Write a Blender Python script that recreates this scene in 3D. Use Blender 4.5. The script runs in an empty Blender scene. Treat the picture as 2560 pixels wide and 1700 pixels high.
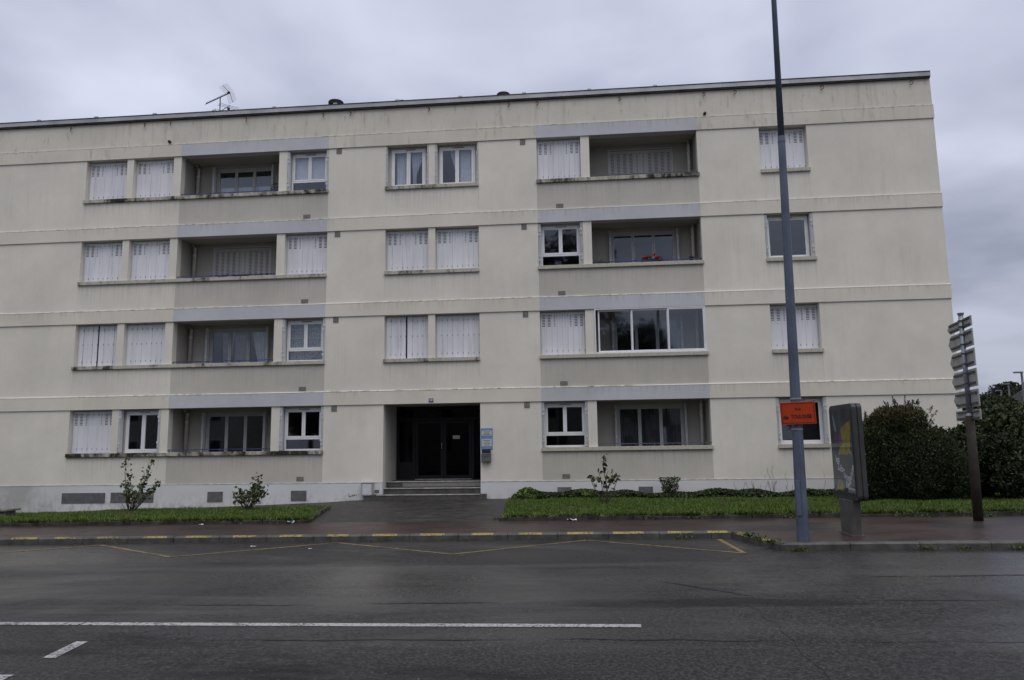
import bpy, math, random
import numpy as np
from mathutils import Matrix, Vector
random.seed(7)
rng = np.random.default_rng(7)
S = bpy.context.scene
COL = S.collection
R = math.radians

# ------------------------------------------------------------------ camera
cam = bpy.data.cameras.new('camera')
cam_o = bpy.data.objects.new('camera', cam)
COL.objects.link(cam_o)
cam.sensor_width = 36.0
cam.lens = 1850.0 / 2560.0 * 36.0
cam.clip_end = 2000.0
cr = Vector((0.99565931, 0.09203183, -0.01388097))
cu = Vector((0.02656801, -0.13810079, 0.99006177))
cf = Vector((-0.08920022, 0.98613301, 0.13994644))
m = Matrix((cr, cu, -cf)).transposed().to_4x4()
m.translation = Vector((0.0, -21.72375, 1.455))
cam_o.matrix_world = m
S.camera = cam_o

# ------------------------------------------------------------------ sky, sun, exposure
SUN_EL, SUN_AZ = 66.0, 18.0          # soft light behind thick cloud, from the street side
W = bpy.data.worlds.new('World')
S.world = W
W.use_nodes = True
nt = W.node_tree
nt.nodes.clear()
def wn(t, **kw):
    n = nt.nodes.new(t)
    for k, v in kw.items(): setattr(n, k, v)
    return n
out = wn('ShaderNodeOutputWorld')
bg = wn('ShaderNodeBackground')
bg.inputs['Strength'].default_value = 0.1
sky = wn('ShaderNodeTexSky', sky_type='NISHITA', sun_disc=False)
sky.sun_elevation = R(SUN_EL)
sky.sun_rotation = R(180.0 - SUN_AZ)
tc = wn('ShaderNodeTexCoord')
sep = wn('ShaderNodeSeparateXYZ')
nt.links.new(tc.outputs['Generated'], sep.inputs[0])
zz = wn('ShaderNodeMath', operation='MAXIMUM'); zz.inputs[1].default_value = 0.0
nt.links.new(sep.outputs['Z'], zz.inputs[0])
za = wn('ShaderNodeMath', operation='ADD'); za.inputs[1].default_value = 0.22
nt.links.new(zz.outputs[0], za.inputs[0])
dx = wn('ShaderNodeMath', operation='DIVIDE'); dy = wn('ShaderNodeMath', operation='DIVIDE')
nt.links.new(sep.outputs['X'], dx.inputs[0]); nt.links.new(za.outputs[0], dx.inputs[1])
nt.links.new(sep.outputs['Y'], dy.inputs[0]); nt.links.new(za.outputs[0], dy.inputs[1])
cb = wn('ShaderNodeCombineXYZ')
nt.links.new(dx.outputs[0], cb.inputs[0]); nt.links.new(dy.outputs[0], cb.inputs[1])
mp = wn('ShaderNodeMapping'); mp.inputs['Location'].default_value = (18.04, 38.29, 0.0)
nt.links.new(cb.outputs[0], mp.inputs['Vector'])
n1 = wn('ShaderNodeTexNoise'); n1.inputs['Scale'].default_value = 1.7
n1.inputs['Detail'].default_value = 4.0; n1.inputs['Roughness'].default_value = 0.46
n1.inputs['Distortion'].default_value = 0.2
nt.links.new(mp.outputs[0], n1.inputs['Vector'])
rp = wn('ShaderNodeValToRGB')
rp.color_ramp.elements[0].position = 0.34; rp.color_ramp.elements[0].color = (0.405, 0.432, 0.56, 1)
rp.color_ramp.elements[1].position = 0.62; rp.color_ramp.elements[1].color = (0.72, 0.755, 0.915, 1)
nt.links.new(n1.outputs['Fac'], rp.inputs['Fac'])
# cloud deck gets greyer towards the horizon
hz = wn('ShaderNodeMapRange'); hz.inputs['From Min'].default_value = 0.0; hz.inputs['From Max'].default_value = 0.42
hz.inputs['To Min'].default_value = 6.0; hz.inputs['To Max'].default_value = 10.2
nt.links.new(sep.outputs['Z'], hz.inputs['Value'])
vm = wn('ShaderNodeVectorMath', operation='SCALE')
nt.links.new(rp.outputs['Color'], vm.inputs[0]); nt.links.new(hz.outputs[0], vm.inputs['Scale'])
mx = wn('ShaderNodeMixRGB'); mx.inputs['Fac'].default_value = 0.94
nt.links.new(sky.outputs[0], mx.inputs['Color1']); nt.links.new(vm.outputs[0], mx.inputs['Color2'])
nt.links.new(mx.outputs[0], bg.inputs['Color'])
nt.links.new(bg.outputs[0], out.inputs['Surface'])

sun = bpy.data.lights.new('sun', 'SUN')
sun.energy = 1.5
sun.angle = R(55.0)
sun.color = (1.0, 0.965, 0.91)
sun_o = bpy.data.objects.new('sun', sun)
COL.objects.link(sun_o)
sd = Vector((math.sin(R(SUN_AZ)) * math.cos(R(SUN_EL)), -math.cos(R(SUN_AZ)) * math.cos(R(SUN_EL)), math.sin(R(SUN_EL))))
sun_o.rotation_euler = sd.to_track_quat('Z', 'Y').to_euler()
sun_o.location = (0, -30, 40)

S.view_settings.view_transform = 'Standard'
S.view_settings.look = 'None'
S.view_settings.exposure = 0.0
S.view_settings.gamma = 1.0
S.view_settings.use_curve_mapping = False

# ------------------------------------------------------------------ materials
MATS = {}
class G:
    """small node graph helper on one material"""
    def __init__(s, name, rough=0.8, spec=0.3, metal=0.0):
        s.m = bpy.data.materials.new(name); s.m.use_nodes = True
        s.t = s.m.node_tree; s.b = s.t.nodes['Principled BSDF']
        s.b.inputs['Roughness'].default_value = rough
        s.b.inputs['Specular IOR Level'].default_value = spec
        s.b.inputs['Metallic'].default_value = metal
        s.pos = s.n('ShaderNodeNewGeometry').outputs['Position']
        MATS[name] = s.m
    def n(s, t, **kw):
        x = s.t.nodes.new(t)
        for k, v in kw.items(): setattr(x, k, v)
        return x
    def l(s, a, b): s.t.links.new(a, b)
    def noise(s, scale, stretch=(1, 1, 1), detail=4, rough=0.55, dist=0.0, off=(0, 0, 0), vec=None):
        mp = s.n('ShaderNodeMapping'); mp.inputs['Scale'].default_value = stretch; mp.inputs['Location'].default_value = off
        s.l(vec or s.pos, mp.inputs['Vector'])
        x = s.n('ShaderNodeTexNoise'); x.inputs['Scale'].default_value = scale
        x.inputs['Detail'].default_value = detail; x.inputs['Roughness'].default_value = rough; x.inputs['Distortion'].default_value = dist
        s.l(mp.outputs[0], x.inputs['Vector'])
        return x.outputs['Fac']
    def ramp(s, fac, a, b, lo=0.0, hi=1.0):
        x = s.n('ShaderNodeMapRange'); x.inputs['From Min'].default_value = a; x.inputs['From Max'].default_value = b
        x.inputs['To Min'].default_value = lo; x.inputs['To Max'].default_value = hi
        s.l(fac, x.inputs['Value']); return x.outputs[0]
    def mul(s, a, b, op='MULTIPLY'):
        x = s.n('ShaderNodeMath', operation=op)
        for i, v in enumerate((a, b)):
            if isinstance(v, (int, float)): x.inputs[i].default_value = v
            else: s.l(v, x.inputs[i])
        return x.outputs[0]
    def mix(s, fac, c1, c2):
        x = s.n('ShaderNodeMixRGB')
        for k, v in (('Fac', fac), ('Color1', c1), ('Color2', c2)):
            if isinstance(v, (int, float)): x.inputs[k].default_value = v
            elif isinstance(v, tuple): x.inputs[k].default_value = (*v, 1)
            else: s.l(v, x.inputs[k])
        return x.outputs[0]
    def color(s, c):
        if isinstance(c, tuple): s.b.inputs['Base Color'].default_value = (*c, 1)
        else: s.l(c, s.b.inputs['Base Color'])
        return s
    def rough(s, f): s.l(f, s.b.inputs['Roughness']); return s
    def bump(s, h, strength=0.3, dist=0.01):
        x = s.n('ShaderNodeBump'); x.inputs['Strength'].default_value = strength; x.inputs['Distance'].default_value = dist
        s.l(h, x.inputs['Height']); s.l(x.outputs[0], s.b.inputs['Normal']); return s
    def z(s):
        x = s.n('ShaderNodeSeparateXYZ'); s.l(s.pos, x.inputs[0]); return x.outputs

def simple(name, col, rough=0.7, var=0.12, scale=5.0, spec=0.3, metal=0.0, bump=0.0, bs=60.0):
    g = G(name, rough, spec, metal)
    dark = tuple(c * (1 - var * 2) for c in col); lite = tuple(min(1, c * (1 + var)) for c in col)
    g.color(g.mix(g.ramp(g.noise(scale, detail=6), 0.3, 0.7), dark, lite))
    if bump: g.bump(g.noise(bs, detail=3), bump, 0.01)
    return g.m

def render_wall(name, col, streak=0.25, dirt=(0.30, 0.29, 0.24), moss=0.0, drip=0.0, top=0.0):
    """painted render: patchy fading, run marks; drip = stains running down from a sill, top = algae below a ledge"""
    g = G(name, 0.9, 0.2)
    big = g.ramp(g.noise(0.45, detail=6, rough=0.62), 0.3, 0.7)
    c = g.mix(big, tuple(x * 0.86 for x in col), tuple(min(0.85, x * 1.05) for x in col))
    mid_ = g.ramp(g.noise(2.6, stretch=(1, 1, 0.7), detail=6, rough=0.7, off=(1, 3, 8)), 0.38, 0.68)
    c = g.mix(g.mul(mid_, 0.10), c, tuple(x * 0.6 for x in col))
    st = g.noise(2.2, stretch=(2.6, 2.6, 0.16), detail=6, rough=0.62)
    pa = g.ramp(g.noise(0.5, detail=3, off=(4, 2, 9)), 0.42, 0.68)
    f = g.mul(g.mul(g.ramp(st, 0.50, 0.78), pa), streak)
    c = g.mix(f, c, dirt)
    run = g.noise(6.5, stretch=(2.2, 2.2, 0.10), detail=5, rough=0.6, off=(3, 0, 5))
    zc = g.z()['Z']
    def below(h0, reach):                                   # 1 at the level h0 + n * storey, 0 a reach below it
        x = g.n('ShaderNodeMath', operation='SUBTRACT'); x.inputs[0].default_value = h0 + 27.0; g.l(zc, x.inputs[1])
        y = g.n('ShaderNodeMath', operation='MODULO'); g.l(x.outputs[0], y.inputs[0]); y.inputs[1].default_value = 2.7
        return g.ramp(y.outputs[0], reach, 0.0)
    if drip: c = g.mix(g.mul(g.mul(g.ramp(run, 0.46, 0.70), below(-1.45, 0.75)), drip), c, (0.20, 0.19, 0.15))
    if top: c = g.mix(g.mul(g.mul(g.ramp(run, 0.44, 0.66), below(0.421, 0.30)), g.mul(g.ramp(g.noise(0.4, detail=3, off=(8, 1, 1)), 0.40, 0.58), top)), c, (0.19, 0.175, 0.10))
    if moss:
        ms = g.noise(4.0, stretch=(1.4, 1, 0.35), detail=7, rough=0.7, off=(9, 0, 3))
        c = g.mix(g.mul(g.ramp(ms, 0.56, 0.74), moss), c, (0.16, 0.15, 0.075))
    g.color(c)
    g.bump(g.noise(120.0, detail=2), 0.35, 0.006)
    return g.m

CREAM = (0.775, 0.73, 0.635)
render_wall('render_cream', CREAM, 0.24)
render_wall('render_under_sill', CREAM, 0.22, drip=0.28)
render_wall('render_band', (0.745, 0.695, 0.595), 0.25, top=0.32)
render_wall('render_taupe', (0.575, 0.54, 0.47), 0.20, drip=0.25)
render_wall('render_lavender', (0.57, 0.57, 0.592), 0.18, top=0.35)
render_wall('render_attic', (0.71, 0.665, 0.565), 0.75, (0.26, 0.25, 0.20), 0.55)
render_wall('render_plinth', (0.66, 0.66, 0.66), 0.35, (0.33, 0.33, 0.30))
render_wall('loggia_wall', (0.40, 0.38, 0.335), 0.25)  # wall cream darkened so the colour itself carries the loggia shade
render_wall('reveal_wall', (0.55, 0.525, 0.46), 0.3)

# plinth: soil splash and algae near the ground, faded paint on the left
g = G('plinth_paint', 0.9, 0.2)
sx = g.z()
c = g.mix(g.ramp(g.noise(0.5, detail=5), 0.3, 0.7), (0.62, 0.615, 0.60), (0.71, 0.705, 0.69))
left = g.mul(g.ramp(sx['X'], -15.6, -17.0), g.ramp(g.noise(1.3, detail=5), 0.30, 0.55))
c = g.mix(g.mul(left, 0.75), c, (0.36, 0.355, 0.33))
lowz = g.mul(sx['Z'], g.mul(sx['X'], 0.0), 'ADD')
spl = g.mul(g.ramp(g.noise(3.2, stretch=(1.5, 1.5, 1.0), detail=7, rough=0.7), 0.46, 0.72), g.ramp(lowz, 0.25, -0.35))
c = g.mix(g.mul(spl, 0.8), c, (0.22, 0.22, 0.19))
g.color(c); g.bump(g.noise(90.0, detail=2), 0.35, 0.006)

# band ledge: pale weathered edge with ochre algae
g = G('band_ledge', 0.9, 0.2)
ms = g.mul(g.ramp(g.noise(6.0, stretch=(1, 1, 1), detail=7, rough=0.7), 0.45, 0.65), g.ramp(g.noise(0.28, detail=3, off=(2, 5, 1)), 0.40, 0.54))
g.color(g.mix(g.mul(ms, 0.9), (0.72, 0.70, 0.62), (0.20, 0.18, 0.09)))

def sill_mat(name, amount):
    g = G(name, 0.9, 0.2)
    st = g.noise(3.2, stretch=(1.0, 0.4, 0.5), detail=8, rough=0.74)
    big = g.noise(0.9, detail=3, off=(3, 1, 7))
    s = g.mul(st, g.mul(big, 0.6), 'ADD')
    c = g.mix(g.ramp(g.noise(14.0), 0.3, 0.7), (0.42, 0.39, 0.32), (0.56, 0.53, 0.45))
    g.color(g.mix(g.ramp(s, 0.90 - amount, 1.08 - amount), c, (0.035, 0.034, 0.026)))
    g.bump(g.noise(50.0), 0.4, 0.006)
sill_mat('sill_black', 0.20); sill_mat('sill_worn', 0.10); sill_mat('sill_clean', -0.12)

def shutter_mat(name, col, dirt):
    g = G(name, 0.55, 0.35)
    c = g.mix(g.ramp(g.noise(1.2, detail=4), 0.3, 0.7), tuple(x * 0.9 for x in col), col)
    st = g.ramp(g.noise(3.0, stretch=(5, 5, 0.25), detail=6, rough=0.65), 0.52, 0.76)
    oi = g.n('ShaderNodeObjectInfo')
    c = g.mix(g.mul(oi.outputs['Random'], 0.16), c, tuple(x * 0.55 for x in col))
    g.color(g.mix(g.mul(st, dirt), c, (0.34, 0.31, 0.27)))
shutter_mat('shutter_white', (0.80, 0.80, 0.83), 0.45)
shutter_mat('shutter_shaded', (0.55, 0.54, 0.525), 0.4)  # white shutter paint darkened to stand in for shade inside the loggias
shutter_mat('shutter_grey', (0.60, 0.60, 0.60), 0.5)
simple('frame_white', (0.80, 0.80, 0.80), 0.35, 0.04, 3, 0.5)
simple('frame_dim', (0.46, 0.455, 0.45), 0.5, 0.06, 3, 0.3)
simple('shutter_edge', (0.68, 0.69, 0.70), 0.45, 0.04, 2, 0.4)
simple('slot_dark', (0.05, 0.047, 0.042), 0.8, 0.1)
simple('slot_mid', (0.13, 0.12, 0.11), 0.8, 0.1)
simple('hinge_dark', (0.20, 0.19, 0.175), 0.7, 0.2)
simple('rail_blue', (0.045, 0.07, 0.20), 0.5, 0.2, 4)
simple('rail_grey', (0.10, 0.115, 0.14), 0.5, 0.2, 4)
simple('pvc_pipe', (0.72, 0.69, 0.62), 0.5, 0.06)
simple('fascia_metal', (0.43, 0.435, 0.44), 0.5, 0.14, 1.5, 0.4, 0.3)
simple('fascia_dark', (0.07, 0.065, 0.055), 0.8, 0.25, 3)
simple('roof_felt', (0.05, 0.05, 0.05), 0.9, 0.2)
simple('vent_concrete', (0.25, 0.235, 0.21), 0.9, 0.15, 12)
simple('vent_metal', (0.20, 0.20, 0.20), 0.7, 0.12, 9)
simple('vent_hole', (0.035, 0.034, 0.032), 0.9, 0.05)
simple('interior', (0.09, 0.085, 0.08), 0.9, 0.1)
simple('step_stone', (0.085, 0.08, 0.072), 0.6, 0.2, 6, 0.4)
simple('step_nosing', (0.46, 0.45, 0.43), 0.6, 0.2, 5)
simple('door_frame_dark', (0.012, 0.012, 0.014), 0.45, 0.1)
simple('rust', (0.12, 0.07, 0.04), 0.9, 0.3, 20)
simple('iron_dark', (0.03, 0.03, 0.032), 0.6, 0.2)
simple('galvanised', (0.34, 0.36, 0.39), 0.45, 0.12, 9, 0.5, 0.5)
simple('sign_back', (0.44, 0.435, 0.415), 0.55, 0.12, 6, 0.4, 0.2)
simple('sign_rail', (0.10, 0.105, 0.11), 0.6, 0.2)
simple('brown_pole', (0.050, 0.040, 0.032), 0.75, 0.2, 7, 0.2)
simple('lamp_paint', (0.095, 0.117, 0.165), 0.5, 0.14, 3.5, 0.4)
simple('orange_sign', (0.42, 0.042, 0.007), 0.5, 0.08, 5)
simple('black_print', (0.018, 0.012, 0.010), 0.6, 0.1)
simple('panel_housing', (0.05, 0.05, 0.05), 0.5, 0.14, 4, 0.4)
simple('panel_foot', (0.11, 0.105, 0.095), 0.7, 0.2, 6)
simple('poster_dark', (0.065, 0.065, 0.07), 0.6, 0.2, 2)
simple('poster_yellow', (0.38, 0.29, 0.02), 0.6, 0.25, 7)
simple('poster_purple', (0.22, 0.02, 0.16), 0.6, 0.25, 18)
simple('poster_white', (0.68, 0.68, 0.70), 0.6, 0.08)
simple('poster_grey', (0.28, 0.30, 0.36), 0.6, 0.1)
simple('plate_blue', (0.03, 0.05, 0.14), 0.35, 0.1)
simple('board_blue', (0.16, 0.29, 0.50), 0.5, 0.07)
simple('paper', (0.58, 0.57, 0.52), 0.7, 0.06)
simple('ink', (0.12, 0.13, 0.14), 0.8, 0.1)
simple('box_grey', (0.135, 0.145, 0.155), 0.5, 0.1)
simple('meter_white', (0.62, 0.63, 0.65), 0.6, 0.07)
simple('kerb_concrete', (0.085, 0.082, 0.074), 0.55, 0.25, 5, 0.4, 0, 0.4, 40)
simple('border_concrete', (0.055, 0.054, 0.048), 0.8, 0.35, 5, 0.3, 0, 0.4, 30)
simple('bench_concrete', (0.20, 0.20, 0.17), 0.9, 0.25, 6, 0.3, 0, 0.4, 30)
simple('soil', (0.045, 0.04, 0.028), 0.95, 0.3, 4)
simple('litter_white', (0.70, 0.72, 0.72), 0.6, 0.15, 30)
simple('litter_blue', (0.38, 0.55, 0.60), 0.6, 0.3, 40)
simple('bark', (0.075, 0.06, 0.045), 0.9, 0.3, 20)
simple('stem_green', (0.07, 0.065, 0.04), 0.8, 0.3, 20)
simple('curtain', (0.74, 0.76, 0.80), 0.9, 0.06, 6)
simple('curtain_net', (0.13, 0.13, 0.135), 0.9, 0.1, 6)
simple('curtain_sheer', (0.46, 0.46, 0.47), 0.9, 0.1, 6)
simple('curtain_lace', (0.42, 0.46, 0.47), 0.9, 0.35, 28)
simple('blind_dark', (0.02, 0.02, 0.022), 0.9, 0.1)
simple('geranium_red', (0.50, 0.015, 0.018), 0.6, 0.2, 20)
simple('terracotta', (0.15, 0.07, 0.045), 0.8, 0.2)
simple('house_white', (0.72, 0.71, 0.68), 0.9, 0.06)
simple('house_roof', (0.14, 0.13, 0.13), 0.8, 0.15, 3)
simple('lamp_far', (0.20, 0.20, 0.21), 0.6, 0.1)

# glass: thin pane, mirror-like at Fresnel, otherwise clear
def glass(name, tint, ior=1.55):
    mt = bpy.data.materials.new(name); mt.use_nodes = True; t = mt.node_tree; t.nodes.clear()
    o = t.nodes.new('ShaderNodeOutputMaterial'); mi = t.nodes.new('ShaderNodeMixShader')
    tr = t.nodes.new('ShaderNodeBsdfTransparent'); tr.inputs['Color'].default_value = (*tint, 1)
    gl = t.nodes.new('ShaderNodeBsdfGlossy'); gl.inputs['Roughness'].default_value = 0.03; gl.inputs['Color'].default_value = (0.84, 0.92, 1.0, 1)
    ge = t.nodes.new('ShaderNodeNewGeometry'); dt = t.nodes.new('ShaderNodeVectorMath'); dt.operation = 'DOT_PRODUCT'
    t.links.new(ge.outputs['Normal'], dt.inputs[0]); t.links.new(ge.outputs['Incoming'], dt.inputs[1])
    def mt_(op, a, b):
        x = t.nodes.new('ShaderNodeMath'); x.operation = op
        for i, v in enumerate((a, b)):
            if isinstance(v, (int, float)): x.inputs[i].default_value = v
            else: t.links.new(v, x.inputs[i])
        return x.outputs[0]
    f0 = ((ior - 1) / (ior + 1)) ** 2
    f = mt_('POWER', mt_('SUBTRACT', 1.0, mt_('ABSOLUTE', dt.outputs['Value'], 0.0)), 5.0)
    f = mt_('ADD', mt_('MULTIPLY', f, 1 - f0), f0)
    t.links.new(f, mi.inputs[0]); t.links.new(tr.outputs[0], mi.inputs[1]); t.links.new(gl.outputs[0], mi.inputs[2])
    t.links.new(mi.outputs[0], o.inputs['Surface']); MATS[name] = mt
glass('glass', (0.80, 0.82, 0.85), 2.0)
glass('glass_door', (0.35, 0.35, 0.36), 1.28)
glass('glass_poster', (0.92, 0.93, 0.94), 1.5)

# wet road
g = G('asphalt', 0.5, 0.2)
sp = g.noise(30.0, detail=4, rough=0.75)
big = g.noise(0.35, stretch=(0.35, 1.0, 1), detail=5)
lane = g.noise(0.55, stretch=(0.10, 1.6, 1), detail=5, rough=0.6, dist=0.3, off=(5, 3, 0))
c = g.mix(g.ramp(big, 0.3, 0.7), (0.015, 0.015, 0.0155), (0.027, 0.027, 0.027))
c = g.mix(g.ramp(sp, 0.44, 0.66), c, (0.075, 0.073, 0.070))
c = g.mix(g.mul(g.ramp(lane, 0.57, 0.68), 0.75), c, (0.075, 0.071, 0.064))
oil = g.noise(0.8, stretch=(0.35, 1.4, 1), detail=6, rough=0.65, off=(13, 2, 0))
c = g.mix(g.mul(g.ramp(oil, 0.57, 0.66), 0.7), c, (0.010, 0.010, 0.010))
chip = g.noise(26.0, detail=1, off=(1, 7, 3))
c = g.mix(g.ramp(chip, 0.71, 0.76), c, (0.105, 0.102, 0.095))
g.color(c)
wet = g.ramp(g.noise(0.30, stretch=(0.55, 1.0, 1), detail=5, rough=0.6, dist=0.4, off=(2, 11, 0)), 0.44, 0.60)
g.rough(g.mul(g.mul(g.ramp(lane, 0.30, 0.70, 0.34, 0.54), g.ramp(wet, 0.0, 1.0, 0.06, -0.19), 'ADD'), g.ramp(sp, 0.3, 0.7, -0.05, 0.07), 'ADD'))
g.l(g.ramp(wet, 0.0, 1.0, 0.12, 0.58), g.b.inputs['Specular IOR Level'])
g.bump(g.noise(70.0, detail=3, rough=0.7), 0.55, 0.006)

g = G('pavement_red', 0.45, 0.16)
big = g.noise(1.3, stretch=(0.6, 1, 1), detail=8, rough=0.68)
sp = g.noise(60.0, detail=3)
c = g.mix(g.ramp(big, 0.32, 0.68), (0.030, 0.021, 0.019), (0.062, 0.041, 0.036))
c = g.mix(g.mul(g.ramp(sp, 0.45, 0.75), 0.6), c, (0.08, 0.066, 0.06))
pat = g.noise(0.28, stretch=(0.8, 1.2, 1), detail=4, off=(7, 3, 0))
c = g.mix(g.ramp(pat, 0.56, 0.62), c, (0.028, 0.027, 0.027))
g.color(c); g.rough(g.ramp(big, 0.3, 0.7, 0.24, 0.52)); g.bump(sp, 0.5, 0.005)

g = G('path_asphalt', 0.6, 0.25)
big = g.noise(2.6, detail=9, rough=0.78)
c = g.mix(g.ramp(big, 0.3, 0.7), (0.011, 0.011, 0.010), (0.058, 0.055, 0.049))
pt = g.noise(5.0, detail=6, rough=0.75)
c = g.mix(g.mul(g.ramp(pt, 0.54, 0.66), 0.7), c, (0.10, 0.095, 0.083))
g.color(c); g.rough(g.ramp(big, 0.3, 0.7, 0.4, 0.7)); g.bump(g.noise(40.0, detail=4, rough=0.7), 0.6, 0.01)

def worn_paint(name, col, thr, under=(0.05, 0.05, 0.05)):
    g = G(name, 0.55, 0.4)
    w = g.noise(34.0, detail=4, rough=0.75)
    w2 = g.noise(2.5, detail=3)
    f = g.ramp(g.mul(w, g.mul(w2, 0.35), 'ADD'), thr, thr + 0.10)
    g.color(g.mix(f, col, under)); g.bump(g.noise(70.0), 0.4, 0.004)
worn_paint('paint_white', (0.42, 0.42, 0.41), 0.665)
worn_paint('paint_yellow', (0.30, 0.21, 0.065), 0.635)
worn_paint('paint_kerb', (0.34, 0.27, 0.075), 0.65)

simple('crack_tar', (0.016, 0.016, 0.016), 0.5, 0.1)
simple('dry_patch', (0.075, 0.072, 0.066), 0.7, 0.2)

def leaf_mat(name, dark, lite, rough=0.55, extra=None):
    g = G(name, rough, 0.3)
    gi = g.n('ShaderNodeNewGeometry')
    c = g.mix(gi.outputs['Random Per Island'], dark, lite)
    if extra:
        c = g.mix(g.mul(g.ramp(g.noise(extra[1], detail=4), 0.50, 0.66), extra[2]), c, extra[0])
    g.color(c)
    bs = g.b
    bs.inputs['Transmission Weight'].default_value = 0.0
    return g.m
leaf_mat('grass_blade', (0.028, 0.068, 0.008), (0.130, 0.195, 0.028), 0.6, ((0.13, 0.115, 0.045), 1.6, 0.65))
g = G('lawn_soil', 0.95, 0.2)
c = g.mix(g.ramp(g.noise(1.7, detail=6, rough=0.65), 0.42, 0.62), (0.022, 0.040, 0.010), (0.060, 0.050, 0.026))
g.color(g.mix(g.ramp(g.noise(11.0, detail=4), 0.35, 0.7), c, (0.026, 0.046, 0.011)))
leaf_mat('hedge_leaf', (0.006, 0.010, 0.004), (0.034, 0.050, 0.014), 0.7)
leaf_mat('hedge_tip', (0.05, 0.045, 0.012), (0.085, 0.095, 0.022), 0.7)
leaf_mat('hedge_brown', (0.05, 0.028, 0.014), (0.09, 0.045, 0.022), 0.8)
leaf_mat('conifer_leaf', (0.020, 0.035, 0.020), (0.050, 0.075, 0.042), 0.7)
leaf_mat('tree_leaf', (0.018, 0.028, 0.010), (0.052, 0.070, 0.024), 0.7)
leaf_mat('tree_leaf_dark', (0.012, 0.018, 0.011), (0.030, 0.038, 0.020), 0.7)
leaf_mat('rose_leaf', (0.030, 0.048, 0.018), (0.10, 0.13, 0.045), 0.5, ((0.10, 0.045, 0.025), 9.0, 0.6))
leaf_mat('cover_leaf', (0.016, 0.028, 0.010), (0.055, 0.075, 0.024), 0.5)
leaf_mat('cover_bright', (0.05, 0.085, 0.015), (0.12, 0.17, 0.035), 0.5)
leaf_mat('weed_leaf', (0.035, 0.06, 0.012), (0.09, 0.12, 0.03), 0.6)

# ------------------------------------------------------------------ mesh helpers
def mats_of(ms):
    return [MATS[x] for x in ([ms] if isinstance(ms, str) else ms)]
def link(name, mesh, parent=None):
    o = bpy.data.objects.new(name, mesh); COL.objects.link(o)
    if parent is not None: o.parent = parent
    return o
class MB:
    def __init__(s): s.v = []; s.f = []; s.mi = []; s.sm = []
    def quad(s, a, b, c, d, mi=0):
        i = len(s.v); s.v += [a, b, c, d]; s.f.append((i, i + 1, i + 2, i + 3)); s.mi.append(mi); return s
    def poly(s, pts, mi=0):
        i = len(s.v); s.v += pts; s.f.append(tuple(range(i, i + len(pts)))); s.mi.append(mi); return s
    def box(s, x0, x1, y0, y1, z0, z1, mi=0):
        i = len(s.v)
        s.v += [(x0, y0, z0), (x1, y0, z0), (x1, y1, z0), (x0, y1, z0), (x0, y0, z1), (x1, y0, z1), (x1, y1, z1), (x0, y1, z1)]
        for f in ((0, 3, 2, 1), (4, 5, 6, 7), (0, 1, 5, 4), (1, 2, 6, 5), (2, 3, 7, 6), (3, 0, 4, 7)):
            s.f.append(tuple(i + k for k in f)); s.mi.append(mi)
        return s
    def prism_x(s, prof, x0, x1, mi=0):           # prof: (y,z) counter-clockwise seen from +x
        n = len(prof); i = len(s.v)
        s.v += [(x0, y, z) for y, z in prof] + [(x1, y, z) for y, z in prof]
        for k in range(n):
            j = (k + 1) % n
            s.f.append((i + k, i + j, i + n + j, i + n + k)); s.mi.append(mi)
        s.f.append(tuple(i + k for k in reversed(range(n)))); s.mi.append(mi)
        s.f.append(tuple(i + n + k for k in range(n))); s.mi.append(mi)
        return s
    def tube(s, pts, rad, n=8, mi=0, caps=True):
        rings = []
        P = [Vector(p) for p in pts]
        for k, p in enumerate(P):
            d = (P[min(k + 1, len(P) - 1)] - P[max(k - 1, 0)]).normalized()
            a = d.orthogonal().normalized() if abs(d.z) < 0.99 else Vector((1, 0, 0))
            a = (a - d * a.dot(d)).normalized(); b = d.cross(a)
            r = rad[k] if isinstance(rad, (list, tuple)) else rad
            i = len(s.v); rings.append(i)
            s.v += [tuple(p + a * (r * math.cos(2 * math.pi * q / n)) + b * (r * math.sin(2 * math.pi * q / n))) for q in range(n)]
        for k in range(len(rings) - 1):
            for q in range(n):
                q2 = (q + 1) % n
                s.f.append((rings[k] + q, rings[k] + q2, rings[k + 1] + q2, rings[k + 1] + q)); s.mi.append(mi)
        if caps:
            s.f.append(tuple(rings[0] + q for q in reversed(range(n)))); s.mi.append(mi)
            s.f.append(tuple(rings[-1] + q for q in range(n))); s.mi.append(mi)
        return s
    def mesh(s, name, ms, smooth=False):
        me = bpy.data.meshes.new(name); me.from_pydata(s.v, [], s.f)
        for x in mats_of(ms): me.materials.append(x)
        me.polygons.foreach_set('material_index', s.mi)
        if smooth: me.polygons.foreach_set('use_smooth', [True] * len(s.f))
        me.update(); return me
    def build(s, name, ms, parent=None, bevel=0, smooth=False):
        o = link(name, s.mesh(name, ms, smooth), parent)
        if bevel:
            b = o.modifiers.new('bevel', 'BEVEL'); b.width = bevel; b.segments = 2; b.limit_method = 'ANGLE'
        return o
def box(name, x0, x1, y0, y1, z0, z1, ms, parent=None, bevel=0):
    return MB().box(x0, x1, y0, y1, z0, z1).build(name, ms, parent, bevel)
def empty(name, loc=(0, 0, 0)):
    o = bpy.data.objects.new(name, None); COL.objects.link(o); o.location = loc; o.empty_display_size = 0.2
    return o
def tag(o, label=None, cat=None, group=None, kind=None):
    for k, v in (('label', label), ('category', cat), ('group', group), ('kind', kind)):
        if v: o[k] = v
    return o
def put(o, loc=None, rz=None):
    if loc is not None: o.location = loc
    if rz is not None: o.rotation_euler = (0, 0, rz)
    return o
def kid(o, root):
    o.parent = root; o.matrix_parent_inverse = Matrix.Translation(root.location).inverted(); return o
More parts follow.
